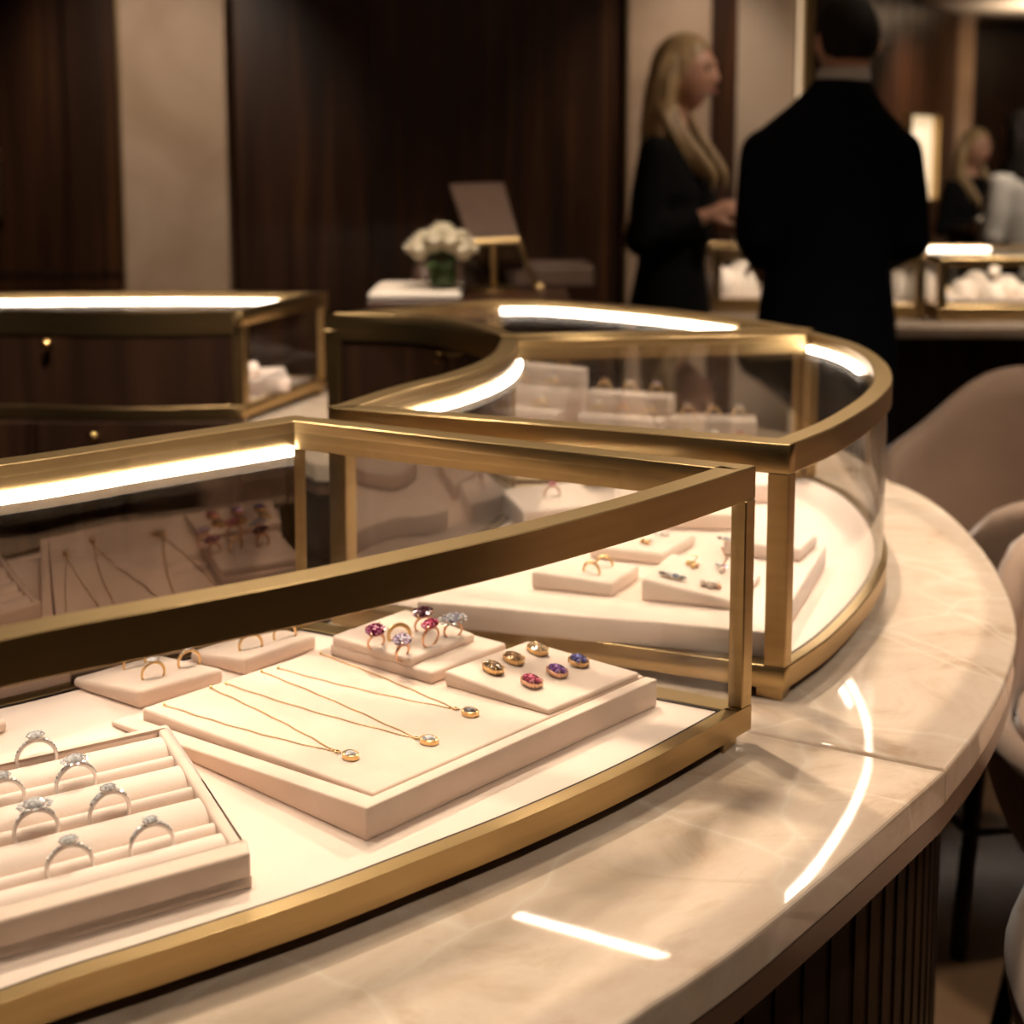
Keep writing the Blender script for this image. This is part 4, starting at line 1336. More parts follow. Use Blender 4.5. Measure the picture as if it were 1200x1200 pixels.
# lower tilted leather flap and a display cushion behind
a_, b_, c_, d_ = M3(553, 287, 3.12), M3(606, 286, 3.12), M3(622, 330, 3.2), M3(573, 332, 3.2)
q = [a_, b_, c_, d_]
nrm = (b_ - a_).cross(d_ - a_).normalized()
MB().hexa([p - nrm * 0.008 for p in q], q).build('lower_flap', 'taupe_leather', mir, bevel=0.003)
def mound(name, label, cat, c, r, mat='display_white', group=None, n=18):
    root = thing(name, label, cat, c, group)
    mb = MB()
    mb.lathe([(r[0] * x, r[2] * y) for x, y in ((0.96, 0), (1.0, 0.12), (0.98, 0.35), (0.88, 0.6), (0.70, 0.82), (0.42, 0.96), (0, 1.0))], (0, 0, 0), n)
    for v in mb.bm.verts:
        v.co.y *= r[1] / r[0]
        v.co += Vector(c)
    mb.build('cushion', mat, root, smooth=True)
    return root
cb = PD(640, 352, 3.2); cb.z = ZK
root = thing('presentation_box', 'open taupe presentation box on the console under the mirror', 'box', cb)
bw_ = PD(640, 345, 3.2).x - PD(590, 345, 3.2).x
cb = cb + Vector((0.045, 0.14, 0))
MB().box(cb + Vector((-0.035, 0.0, 0.026)), (0.23, 0.16, 0.050)).build('body', 'taupe_leather', root, bevel=0.006, seg=3)
MB().box(cb + Vector((-0.035, -0.01, 0.055)), (0.20, 0.12, 0.010)).build('lining', 'taupe_leather', root, bevel=0.003)
mound('neck_display', 'rounded beige display cushion on the console behind the flower vase', 'display cushion', Vector((PD(547, 345, 3.27).x, 3.27, ZK)), (0.045, 0.05, 0.075), 'taupe_leather')
mound('neck_display', 'small beige display cushion at the left of the flower vase', 'display cushion', Vector((PD(497, 345, 3.3).x, 3.32, ZK)), (0.034, 0.05, 0.062), 'taupe_leather')

# ------------------------------------------------------------------ far counter with glass cases
ZE = 0.87
ec = thing('back_counter', 'dark wood counter with pale stone top behind the man', 'counter', (1.6, 4.6, 0))
ex0, ex1 = 0.66, 3.2
MB().prism([(ex0 + 0.05, 4.35), (1.05, 4.12), (ex1, 4.12), (ex1, 4.9), (ex0 + 0.05, 4.9)], 0.0, ZE - 0.035).build('body', 'wood', ec)
MB().prism([(ex0, 4.30), (1.02, 4.06), (ex1 + 0.02, 4.06), (ex1 + 0.02, 4.95), (ex0, 4.95)], ZE - 0.035, ZE).build('stone_top', 'marble', ec, bevel=0.004)
def small_case(label, x0, x1, y0, y1, zt, ledr):
    root = thing('counter_display_case', label, 'display case', ((x0 + x1) / 2, (y0 + y1) / 2, ZE), 'glass cases on the far counter')
    lp = [(x0, y0), (x1, y0), (x1, y1), (x0, y1)]
    zb = ZE
    MB().strip(lp, offset_loop(lp, 0.03), zb, zb + 0.05, True).build('base_frame', 'brass', root, bevel=0.002, seg=1)
    MB().prism(offset_loop(lp, 0.0305), zb, zb + 0.047).build('velvet_deck', 'velvet', root)
    MB().strip(lp, offset_loop(lp, 0.028), zt - 0.026, zt, True).build('top_frame', 'brass', root, bevel=0.002, seg=1)
    for (x, y, sx, sy) in ((x0, y0, 1, 1), (x1, y0, -1, 1), (x1, y1, -1, -1), (x0, y1, 1, -1)):
        MB().box((x + sx * 0.013, y + sy * 0.013, (zb + 0.05 + zt - 0.026) / 2), (0.026, 0.026, zt - 0.026 - zb - 0.05)).build('post', 'brass', root)
    a, b = offset_loop(lp, 0.01), offset_loop(lp, 0.015)
    for i in range(4):
        MB().strip([a[i], a[(i + 1) % 4]], [b[i], b[(i + 1) % 4]], zb + 0.05, zt - 0.026).build('glass_pane', 'glass', root)
    MB().prism(offset_loop(lp, 0.027), zt - 0.012, zt - 0.007).build('top_glass', 'glass', root)
    MB().box(((x0 + x1) / 2, y0 + 0.033, zt - 0.018), (x1 - x0 - 0.08, 0.008, 0.010)).build('led_strip', 'led_dim', root)  # extra strip added behind the front frame to brighten the cushions
    if ledr:
        MB().box(((ledr[0] + ledr[1]) / 2, y1 - 0.045, zt - 0.016), (ledr[1] - ledr[0], 0.026, 0.016)).build('led_strip', 'led_dim', root, bevel=0.004)
    return root
zte = PD(1110, 302, 4.2).z
ce1 = PD(1100, 350, 4.2).x
small_case('glass case of white cushions on the far counter, right of the man, at photo edge', ce1, ce1 + 0.95, 4.2, 4.75, zte, (PD(1060, 289, 4.7).x + 0.02 if False else ce1 + 0.04, PD(1160, 289, 4.7).x))
cs0, cs1 = PD(1020, 350, 4.3).x, ce1 - 0.03
small_case('narrow glass case beside the elbow of the man on the far counter', cs0, cs1, 4.25, 4.75, zte, (cs0 + 0.04, cs1 - 0.04))
cl0, cl1 = 0.70, PD(960, 350, 4.42).x
small_case('glass case seen between the woman in black and the man', cl0, cl1, 4.42, 4.85, PD(860, 295, 4.42).z, None)
WG = 'white display cushions in the far cases'
def cushions(tagx, lst, y0):
    for k, (px, w, h, dy, words_) in enumerate(lst):
        c = PD(px, 350, y0 + dy)
        mound('display_cushion', 'white rounded display cushion, %s' % words_, 'display cushion', Vector((c.x, y0 + dy, ZE + 0.047)), (w, 0.05, h), 'display_white', WG, 14)
cushions('r', [(1112, 0.03, 0.03, 0.1, 'lowest one at the left end of the right hand far case'), (1128, 0.045, 0.075, 0.16, 'second from the left post in the right hand far case'),
               (1143, 0.05, 0.095, 0.25, 'tall one at the back left of the right hand far case'), (1163, 0.040, 0.07, 0.12, 'under the small ball in the right hand far case'),
               (1178, 0.055, 0.085, 0.2, 'tall one right of the small ball in the far case'), (1199, 0.04, 0.06, 0.14, 'last one at the photo edge in the far case')], 4.22)
cushions('m', [(1050, 0.04, 0.10, 0.15, 'half hidden by the sleeve of the man'), (1081, 0.05, 0.10, 0.15, 'alone in the narrow far case')], 4.30)
cushions('l', [(845, 0.06, 0.10, 0.12, 'beside the dress of the woman in black'), (868, 0.06, 0.115, 0.16, 'beside the left sleeve of the man')], 4.46)
bc = PD(1164, 342, 4.36); bc.z = ZE + 0.047
root = thing('ball_stand', 'small white ball on a dark stem among white cushions in the far case', 'ring stand', bc)
MB().tube([bc, bc + UP * 0.085], 0.006, 8).build('stem', 'brass_dark', root, smooth=True)
MB().ball(bc + UP * 0.105, 0.020, 12, 8).build('ball', 'display_white', root, smooth=True)
# low white plinth under the cushions is part of the counter dressing
pc = PD(1150, 365, 4.34)
root = thing('display_plinth', 'flat beige plinth in front of the white cushions in the far case', 'display plinth', (pc.x, 4.26, ZE + 0.047))
MB().box((pc.x, 4.26, ZE + 0.056), (0.28, 0.05, 0.018)).build('plinth', 'velvet', root, bevel=0.003)

# table far behind with gilt trays and pink flowers
tb = thing('side_table', 'dark table far behind the right hand case', 'table', (2.95, 7.0, 0))
MB().box((2.95, 7.0, 0.97), (0.95, 0.5, 0.04)).build('top', 'wood', tb, bevel=0.004)
for sx in (-1, 1):
    for sy in (-1, 1):
        MB().box((2.95 + sx * 0.43, 7.0 + sy * 0.2, 0.475), (0.05, 0.05, 0.95)).build('leg', 'wood', tb)
for k, (px, w) in enumerate(((1156, 0.085), (1182, 0.05))):
    c = PD(px, 262, 6.95); c.z = 0.99
    root = thing('gilt_bowl', ('wide' if k == 0 else 'small') + ' gilt bowl with cream cushions on the far table', 'bowl', c)
    MB().lathe([(w * 0.6, 0), (w, 0.03), (w * 1.02, 0.045), (w * 0.95, 0.045), (w * 0.55, 0.012), (0, 0.012)], c, 20).build('bowl', 'gold', root, smooth=True)
    MB().ball(c + UP * 0.04, (w * 0.8, w * 0.8, 0.04), 12, 8).build('filling', 'display_white', root, smooth=True)
c = PD(1203, 262, 6.82); c.z = 0.99
root = thing('pink_flowers', 'pink flowers at the right photo edge on the far table', 'flowers', c)
MB().lathe([(0.04, 0), (0.055, 0.10), (0.05, 0.10), (0.0, 0.01)], c, 14).build('pot', 'paper', root, smooth=True)
mb = MB()
for i in range(16):
    a = rnd.uniform(0, 2 * PI); r = rnd.uniform(0, 0.06)
    mb.ball(c + Vector((r * math.cos(a), r * math.sin(a), 0.13 + rnd.uniform(-0.02, 0.05))), (0.028, 0.028, 0.022), 8, 6)
mb.build('blossoms', 'pinkpetal', root, smooth=True)

# ------------------------------------------------------------------ lamps of the room and added lights
def downlight(x, y, power, size, label, aim=None, rad=0.05, z=CEIL):
    root = thing('ceiling_spotlight', label, 'ceiling light', (x, y, z), 'recessed ceiling spotlights')
    MB().lathe([(0.060, 0), (0.062, -0.012), (0.045, -0.014), (0.042, -0.004), (0.0, -0.003)], (x, y, z), 20).build('housing', 'brass_dark', root, smooth=True)
    MB().lathe([(0.040, -0.005), (0.040, -0.009), (0, -0.010)], (x, y, z), 16).build('lens', 'lamp', root, smooth=True)
    l = bpy.data.lights.new('spotlight_beam', 'SPOT')
    l.energy = power
    l.color = (1.0, 0.83, 0.655)
    l.spot_size = math.radians(size)
    l.spot_blend = 0.85
    l.shadow_soft_size = rad
    o = bpy.data.objects.new('spotlight_beam', l)
    COL.objects.link(o)
    o.parent = root
    o.location = (0, 0, -0.03)
    if aim:
        d = Vector(aim) - Vector((x, y, z - 0.03))
        o.rotation_euler = d.to_track_quat('-Z', 'Y').to_euler()
    return root
downlight(-0.35, 2.0, 115, 75, 'ceiling spotlight over the middle of the ring counter', (0.25, 1.1, 0.9))
downlight(-0.25, 1.35, 44, 34, 'added fill spotlight straight above the necklace tray', (-0.08, 1.08, 0.94))  # narrow fill added to brighten the front case interior
downlight(-0.55, 1.0, 40, 34, 'added fill spotlight straight above the ring tray', (-0.33, 0.88, 0.94))  # second fill added for the interior of the front case
downlight(0.75, 2.5, 120, 75, 'ceiling spotlight over the rounded case', (0.55, 1.3, 0.9))
downlight(0.9, 0.3, 45, 80, 'ceiling spotlight over the customer side of the counter', (0.5, 1.2, 0.9))
downlight(1.7, 2.0, 75, 80, 'ceiling spotlight over the taupe stools', (1.0, 2.2, 0.7))
downlight(-1.45, 4.0, 88, 62, 'ceiling spotlight washing the stone column at left', (-1.52, 5.5, 1.3))
downlight(0.85, 4.75, 40, 70, 'ceiling spotlight washing the stone panels behind the woman', (0.7, 5.4, 1.3))
downlight(1.55, 3.2, 55, 50, 'added fill spotlight above the woman and the man', (0.62, 4.05, 1.5))  # added to light the woman's face
downlight(0.1, 2.3, 100, 36, 'ceiling spotlight over the console with flowers', (-0.1, 3.15, 1.15))
downlight(2.1, 3.9, 90, 80, 'ceiling spotlight over the far counter', (1.9, 4.5, 0.9))
downlight(2.9, 5.6, 110, 70, 'ceiling spotlight over the far table', (2.6, 6.9, 1.2))
downlight(3.6, 10.0, 140, 110, 'ceiling spotlight deep in the room', (3.6, 11.0, 0.5))
downlight(-0.55, 1.5, 190, 60, 'added fill spotlight inside the ring aimed at the far drawers', (-0.75, 2.5, 0.95))  # fill light added for the dark wood fronts across the ring
up = thing('floor_lamp', 'added unseen brass uplight brightening the far ceiling', 'added light', (4.9, 11.3, 0))  # out-of-view uplight added to lighten the far ceiling
MB().tube([(4.9, 11.3, 0.02), (4.9, 11.3, 2.105)], 0.015, 10).build('pole', 'brass', up, smooth=True)
MB().lathe([(0.14, 0), (0.14, 0.015), (0.02, 0.03)], (4.9, 11.3, 0), 24).build('base', 'brass', up, smooth=True)
MB().lathe([(0.05, 0), (0.11, 0.10), (0.10, 0.10), (0.045, 0.01), (0, 0.01)], (4.9, 11.3, 2.1), 20).build('bowl', 'brass', up, smooth=True)
ul = bpy.data.lights.new('uplight_beam', 'SPOT')
ul.energy, ul.color, ul.spot_size, ul.spot_blend, ul.shadow_soft_size = 110, (1.0, 0.79, 0.57), math.radians(150), 0.8, 0.05
uo = bpy.data.objects.new('uplight_beam', ul)
COL.objects.link(uo)
uo.parent = up
uo.location = (0, 0, 2.18)
uo.rotation_euler = (PI, 0, 0)

w = bpy.data.worlds.new('world')
SC.world = w
w.use_nodes = True
w.node_tree.nodes['Background'].inputs['Color'].default_value = (1.0, 0.72, 0.5, 1)
w.node_tree.nodes['Background'].inputs['Strength'].default_value = 0.05

# ------------------------------------------------------------------ people
def remesh(o, voxel, smooth_it=6, factor=0.5):
    md = o.modifiers.new('remesh', 'REMESH')
    md.mode = 'VOXEL'
    md.voxel_size = voxel
    sm = o.modifiers.new('smooth', 'SMOOTH')
    sm.iterations = smooth_it
    sm.factor = factor
    dg = bpy.context.evaluated_depsgraph_get()
    me = bpy.data.meshes.new_from_object(o.evaluated_get(dg))
    me.name = o.name
    old = o.data
    mat = old.materials[0]
    o.modifiers.clear()
    o.data = me
    if not me.materials:
        me.materials.append(mat)
    for p in me.polygons:
        p.use_smooth = True
    bpy.data.meshes.remove(old)
    return o

def head_point(x, y, z):
    p = Vector((x * 0.075, y * 0.098, z * 0.118))
    if z < 0:
        t = -z
        p.x *= 1 - 0.30 * t ** 1.3
        p.y *= (1 - 0.10 * t) if y > 0 else (1 - 0.50 * t)
    if y > 0:
        p.y += 0.019 * math.exp(-(x / 0.17) ** 2 - ((z + 0.20) / 0.15) ** 2) + 0.010 * math.exp(-(x / 0.14) ** 2 - ((z + 0.02) / 0.16) ** 2)
        p.y += 0.004 * math.exp(-((z - 0.24) / 0.10) ** 2)
        p.y -= 0.011 * math.exp(-((abs(x) - 0.38) / 0.17) ** 2 - ((z - 0.08) / 0.10) ** 2)
        p.y += 0.006 * math.exp(-(x / 0.30) ** 2 - ((z + 0.52) / 0.07) ** 2)
        p.y -= 0.005 * math.exp(-(x / 0.30) ** 2 - ((z + 0.66) / 0.06) ** 2)
        p.y += 0.010 * math.exp(-(x / 0.30) ** 2 - ((z + 0.86) / 0.16) ** 2)
    return p

def grid_head(mb, T, fn, n=40, k=30):
    rows = []
    for i in range(k + 1):
        a = -PI / 2 + PI * i / k
        if i in (0, k):
            rows.append([mb.v(T @ fn(0, 0, math.sin(a)))])
        else:
            rows.append([mb.v(T @ fn(math.cos(a) * math.cos(2 * PI * j / n), math.cos(a) * math.sin(2 * PI * j / n), math.sin(a))) for j in range(n)])
    for A, B in zip(rows, rows[1:]):
        for j in range(n):
            vs = []
            for q in (A[j % len(A)], A[(j + 1) % len(A)], B[(j + 1) % len(B)], B[j % len(B)]):
                if q not in vs:
                    vs.append(q)
            mb.f(vs)

def xloft(mb, T, rings, n=24):
    L = []
    for (cx, cy, cz, rx, ry) in rings:
        L.append([mb.v(T @ Vector((cx + rx * math.cos(2 * PI * j / n), cy + ry * math.sin(2 * PI * j / n), cz))) for j in range(n)])
    for A, B in zip(L, L[1:]):
        for j in range(n):
            mb.f([A[j], A[(j + 1) % n], B[(j + 1) % n], B[j]])
    mb.f(L[0][::-1])
    mb.f(L[-1])

def hand(mb, T, w, d, palm_n, size=1.0, side=1):
    """five-fingered hand from the wrist w along d; palm_n = palm normal"""
    d = d.normalized()
    palm_n = (palm_n - d * palm_n.dot(d)).normalized()
    s = d.cross(palm_n) * side
    tp = lambda p: T @ p
    mb.tube([tp(w - d * 0.02), tp(w + d * 0.03 * size), tp(w + d * 0.085 * size)], [(0.024 * size, 0.024 * size), (0.034 * size, 0.018 * size), (0.036 * size, 0.014 * size)] if False else [0.024 * size, 0.027 * size, 0.024 * size], 12)
    for k, (off, ln) in enumerate(((-0.027, 0.062), (-0.009, 0.074), (0.010, 0.068), (0.027, 0.054))):
        b = w + d * 0.075 * size + s * off * size
        m1 = b + (d * 0.9 + palm_n * 0.25) * ln * 0.45 * size
        m2 = m1 + (d * 0.65 + palm_n * 0.7) * ln * 0.35 * size
        e = m2 + (d * 0.3 + palm_n * 0.9) * ln * 0.28 * size
        mb.tube([tp(w + d * 0.03 * size + s * off * 0.7 * size), tp(b), tp(m1), tp(m2), tp(e)], [0.0105 * size, 0.0105 * size, 0.009 * size, 0.008 * size, 0.0065 * size], 8)
    b = w + d * 0.02 * size - s * 0.022 * size
    mb.tube([tp(b), tp(b - s * 0.028 * size + d * 0.028 * size + palm_n * 0.01), tp(b - s * 0.032 * size + d * 0.062 * size + palm_n * 0.022)], [0.014 * size, 0.011 * size, 0.0075 * size], 8)

def person(label, loc, yaw, J, H=None):
    """J: dictionary of the pose and outfit in local coordinates (facing +Y)"""
    T = Matrix.Translation(Vector(loc)) @ Matrix.Rotation(yaw, 4, 'Z')
    R3 = T.to_3x3()
    root = thing('person', label, 'person', loc)
    hc, hy, hp = Vector(J['head']), J.get('head_yaw', 0), J.get('head_pitch', 0)
    TH = T @ Matrix.Translation(hc) @ Matrix.Rotation(hy, 4, 'Z') @ Matrix.Rotation(hp, 4, 'X')
    hs = J.get('hs', 1.0)
    TH = TH @ Matrix.Scale(hs, 4)
    # body: one continuous skin
    mb = MB()
    grid_head(mb, TH, head_point)
    for s_ in (-1, 1):
        mb.ball(TH @ Vector((s_ * 0.077, -0.012, -0.008)), (0.012, 0.012, 0.031), 10, 8) if abs(math.sin(yaw + hy)) > 0.6 else mb.ball(TH @ Vector((s_ * 0.079, -0.012, -0.008)), (0.011, 0.016, 0.031), 10, 8)
    neck = J['neck']
    mb.tube([T @ Vector((neck[0], neck[1], neck[2] - 0.08)), T @ Vector(neck), T @ (hc + Vector((0, -0.012, -0.06)))], [J.get('neckr', 0.056) * 1.25, J.get('neckr', 0.056), J.get('neckr', 0.056) * 0.95], 14)
    bt = J['torso']
    xloft(mb, T, [(cx, cy, cz, rx - 0.018, ry - 0.018) for cx, cy, cz, rx, ry in bt])
    for (sh, el, wr, pn, sd) in J['arms']:
        sh, el, wr = Vector(sh), Vector(el), Vector(wr)
        mb.tube([T @ sh, T @ sh.lerp(el, 0.5), T @ el, T @ el.lerp(wr, 0.4), T @ wr], [0.046, 0.042, 0.037, 0.035, 0.024], 12)
        mb.ball(T @ sh, 0.045, 12, 8)
        mb.ball(T @ el, 0.036, 12, 8)
        hand(mb, T, wr, J.get('hand_dir', {}).get(sd, wr - el), Vector(pn), J.get('handsize', 1.0), sd)
    for s_ in (-1, 1):
        hx = bt[0][0]
        mb.tube([T @ Vector((hx + s_ * 0.085, 0, bt[0][2] + 0.08)), T @ Vector((hx + s_ * 0.09, 0.005, 0.50)), T @ Vector((hx + s_ * 0.09, -0.01, 0.32)), T @ Vector((hx + s_ * 0.09, -0.01, 0.07))], [0.078, 0.052, 0.050, 0.034], 12)
        mb.tube([T @ Vector((hx + s_ * 0.09, -0.04, 0.04)), T @ Vector((hx + s_ * 0.095, 0.08, 0.035)), T @ Vector((hx + s_ * 0.10, 0.17, 0.025))], [0.032, 0.034, 0.022], 10)
    b = mb.build('body', 'skin', root)
    remesh(b, J.get('voxel', 0.0075), 4)
    # face details
    if J.get('face', True):
        ey = MB()
        for s_ in (-1, 1):
            ey.ball(TH @ Vector((s_ * 0.029, 0.0795, 0.010)), 0.0105 * hs, 12, 8)
        ey.build('eyes', 'eye', root, smooth=True)
        br = MB()
        for s_ in (-1, 1):
            br.tube([TH @ Vector((s_ * 0.014, 0.0955, 0.028)), TH @ Vector((s_ * 0.030, 0.0935, 0.033)), TH @ Vector((s_ * 0.045, 0.082, 0.029))], [0.003, 0.0035, 0.002], 6)
        br.build('eyebrows', J['hair'], root, smooth=True)
        lp = MB()
        lp.tube([TH @ Vector((-0.022, 0.083, -0.0575)), TH @ Vector((-0.008, 0.0985, -0.056)), TH @ Vector((0.008, 0.0985, -0.056)), TH @ Vector((0.022, 0.083, -0.0575))], [0.0025, 0.0055, 0.0055, 0.0025], 8)
        lp.build('lips', 'lips', root, smooth=True)
    # hair cap
    style = J.get('style', 'short')
    def hair_pt(x, y, z):
        p = head_point(x, min(y, 0.75), z)
        if style == 'short':
            line = -0.42 if y < 0.1 else (-0.1 if y < 0.45 else 0.62)
            low = -0.30 - 0.12 * (y < -0.5)
            cover = 1 / (1 + math.exp(-((z - (low if y < 0.05 else (low + (y - 0.05) * 1.55))) / 0.06)))
            k = 0.92 + 0.17 * cover
            return Vector((p.x * k, p.y * k + 0.002, p.z * (0.94 + 0.14 * cover)))
        low = -1.2 if y < -0.15 else (-1.2 + (y + 0.15) * 2.9)
        if y > 0.30:
            low = 0.20 + (y - 0.30) * 0.72
        cover = 1 / (1 + math.exp(-((z - low) / 0.07)))
        k = 0.90 + 0.22 * cover
        wob = 1 + 0.02 * math.sin(14 * math.atan2(x, -y) + 3 * z) * cover
        return Vector((p.x * k * wob, p.y * k * wob - 0.004, p.z * (0.92 + 0.16 * cover)))
    mb = MB()
    grid_head(mb, TH, hair_pt, 44, 32)
    hair = mb.build('hair', J['hair'], root, smooth=True, angle=80)
    if J.get('locks'):
        lk = MB()
        for pts, rad in J['locks']:
            P3 = [T @ Vector(p) for p in pts]
            # resample smoothly
            fine = []
            m = len(P3)
            ext = [P3[0] * 2 - P3[1]] + P3 + [P3[-1] * 2 - P3[-2]]
            rr = []
            for i in range(m - 1):
                p0, p1, p2, p3 = ext[i:i + 4]
                for q in range(6):
                    t = q / 6
                    fine.append(0.5 * (2 * p1 + (p2 - p0) * t + (2 * p0 - 5 * p1 + 4 * p2 - p3) * t * t + (3 * p1 - p0 - 3 * p2 + p3) * t ** 3))
                    rr.append(rad[i] + (rad[i + 1] - rad[i]) * t)
            fine.append(P3[-1]); rr.append(rad[-1])
            lk.tube(fine, rr, 9)
        lk.build('long_hair', J['hair'], root, smooth=True, angle=80)
    # garments
    g = MB()
    xloft(g, T, bt)
    for (sh, el, wr, pn, sd) in J['arms']:
        sh, el, wr = Vector(sh), Vector(el), Vector(wr)
        a = J.get('sleeve', (0.066, 0.060, 0.055, 0.050, 0.040))
        end = el.lerp(wr, J.get('sleeve_to', 0.93))
        g.tube([T @ sh, T @ sh.lerp(el, 0.5), T @ el, T @ el.lerp(end, 0.4), T @ end], list(a), 14)
        g.ball(T @ sh, a[0] * 1.0, 14, 10)
        g.ball(T @ el, a[2] * 0.99, 14, 10)
    gm = g.build(J['top_name'], J['top'], root)
    remesh(gm, 0.011, 5)
    if J.get('legs'):
        g = MB()
        bx = bt[0][0]
        for s_ in (-1, 1):
            g.tube([T @ Vector((bx + s_ * 0.085, 0, bt[0][2] + 0.10)), T @ Vector((bx + s_ * 0.092, 0.0, 0.50)), T @ Vector((bx + s_ * 0.092, -0.01, 0.06))], [0.105, 0.085, 0.075], 16)
        g.tube([T @ Vector((bx - 0.05, 0, bt[0][2] + 0.02)), T @ Vector((bx + 0.05, 0, bt[0][2] + 0.02))], [0.11, 0.11], 14)
        gl = g.build('trousers', J['legs'], root)
        remesh(gl, 0.012, 4)
    sh_ = MB()
    for s_ in (-1, 1):
        hx = bt[0][0]
        sh_.tube([T @ Vector((hx + s_ * 0.09, -0.06, 0.045)), T @ Vector((hx + s_ * 0.092, 0.0, 0.05)), T @ Vector((hx + s_ * 0.096, 0.10, 0.042)), T @ Vector((hx + s_ * 0.10, 0.20, 0.026))], [0.036, 0.042, 0.044, 0.024], 12)
    sh_.build('shoes', 'leg', root, smooth=True)
    if J.get('collar'):
        cb = MB()
        cz = J['collar']
        cb.lathe([(0.066, 0.0), (0.072, 0.0), (0.066, 0.042), (0.062, 0.044), (0.060, 0.02)], T @ Vector(cz), 24)
        cb.build('shirt_collar', 'white_cloth', root, smooth=True)
        # jacket lapel roll behind the neck
    if J.get('cuffs'):
        for (sh, el, wr, pn, sd) in J['arms']:
            el, wr = Vector(el), Vector(wr)
            d = (wr - el).normalized()
            MB().tube([T @ (wr - d * 0.022), T @ (wr + d * 0.0)], [0.036, 0.033], 14).build('cuff', 'white_cloth', root, smooth=True)
    return root

mx = PD(970, 300, 3.4).x
person('man in a dark navy suit seen from behind, dark short hair, white shirt collar', (mx, 3.4, 0), math.radians(2), dict(
    head=(0.045, 0.035, 1.722), hs=1.03, head_yaw=math.radians(4), neck=(0.035, 0.0, 1.60), neckr=0.060, hair='dark_hair', style='short', voxel=0.008,
    torso=[(0, 0, 0.80, 0.195, 0.135), (0, 0, 0.95, 0.190, 0.13), (0, 0, 1.12, 0.170, 0.118), (0, 0.0, 1.28, 0.188, 0.125), (0, 0, 1.40, 0.200, 0.125), (0.002, 0, 1.455, 0.205, 0.112),
           (0.006, 0, 1.50, 0.185, 0.098), (0.012, 0, 1.55, 0.130, 0.085), (0.022, 0, 1.60, 0.086, 0.075), (0.026, 0, 1.625, 0.074, 0.070)],
    arms=[((0.176, 0, 1.425), (0.205, -0.035, 1.205), (0.15, 0.20, 1.10), (-0.3, 0.0, -1), 1), ((-0.172, 0, 1.425), (-0.200, -0.035, 1.215), (-0.13, 0.20, 1.13), (0.3, 0.0, -1), -1)],
    sleeve=(0.070, 0.067, 0.060, 0.055, 0.042), top='navy', top_name='jacket', legs='navy', collar=(0.030, 0.004, 1.607), cuffs=True, face=True))

wx = PD(787, 300, 4.05).x
def woman_locks(hc, n_back=9, length=0.34, spread=0.10):
    L = []
    hx, hy, hz = hc
    rnd_ = random.Random(11)
    for i in range(n_back):
        a = -1.25 + 2.5 * i / (n_back - 1)
        x = math.sin(a) * 0.078
        y = -math.cos(a) * 0.085
        ln = length * rnd_.uniform(0.88, 1.08)
        L.append(([(hx + x * 0.6, hy + y * 0.6, hz + 0.07), (hx + x * 1.05, hy + y * 1.05, hz - 0.02), (hx + x * 1.15, hy + y * 1.15 - 0.005, hz - 0.12), (hx + x * 1.3, hy + y * 1.05 - 0.02, hz - 0.21), (hx + x * 1.2, hy + y - 0.02, hz - ln)],
                  [0.020, 0.030, 0.032, 0.030, 0.008]))
    # front locks over the shoulders
    for s_ in (-1, 1):
        for k in range(3):
            o = k * 0.014
            L.append(([(hx + s_ * 0.045, hy + 0.005 - o, hz + 0.085), (hx + s_ * 0.080, hy - 0.022 - o, hz + 0.01), (hx + s_ * (0.080 + 0.006 * k), hy - 0.025 - o, hz - 0.09), (hx + s_ * (0.095 + 0.006 * k), hy + 0.025 - o, hz - 0.19), (hx + s_ * 0.085, hy + 0.105 - o * 1.6, hz - 0.30), (hx + s_ * 0.082, hy + 0.115 - o * 2, hz - 0.36 + 0.03 * k)],
                      [0.012, 0.019, 0.021, 0.020, 0.015, 0.004]))
    return L
hcw = (0.0, 0.035, 1.672)
person('woman with long blond hair in a black dress, hands raised in front, beside the man', (wx, 4.05, 0), math.radians(-112), dict(
    head=hcw, hs=1.0, neck=(0, 0.0, 1.53), neckr=0.044, hair='blond', style='long', locks=woman_locks(hcw), voxel=0.007, head_yaw=math.radians(-4),
    torso=[(0, 0.0, 0.30, 0.20, 0.16), (0, 0, 0.60, 0.19, 0.145), (0, -0.01, 0.88, 0.185, 0.135), (0, 0.0, 1.08, 0.14, 0.105), (0, 0.005, 1.20, 0.150, 0.118), (0, 0.012, 1.30, 0.168, 0.128), (0, 0.0, 1.40, 0.168, 0.098), (0, -0.005, 1.455, 0.14, 0.078), (0, -0.005, 1.49, 0.07, 0.06)],
    arms=[((0.158, -0.01, 1.425), (0.190, -0.045, 1.165), (0.10, 0.135, 1.235), (-0.9, 0.2, -0.5), 1), ((-0.158, -0.01, 1.425), (-0.19, -0.04, 1.17), (-0.07, 0.15, 1.20), (0.9, 0.2, -0.5), -1)],
    sleeve=(0.056, 0.056, 0.056, 0.054, 0.036), sleeve_to=0.90, top='black', top_name='dress', handsize=0.92))
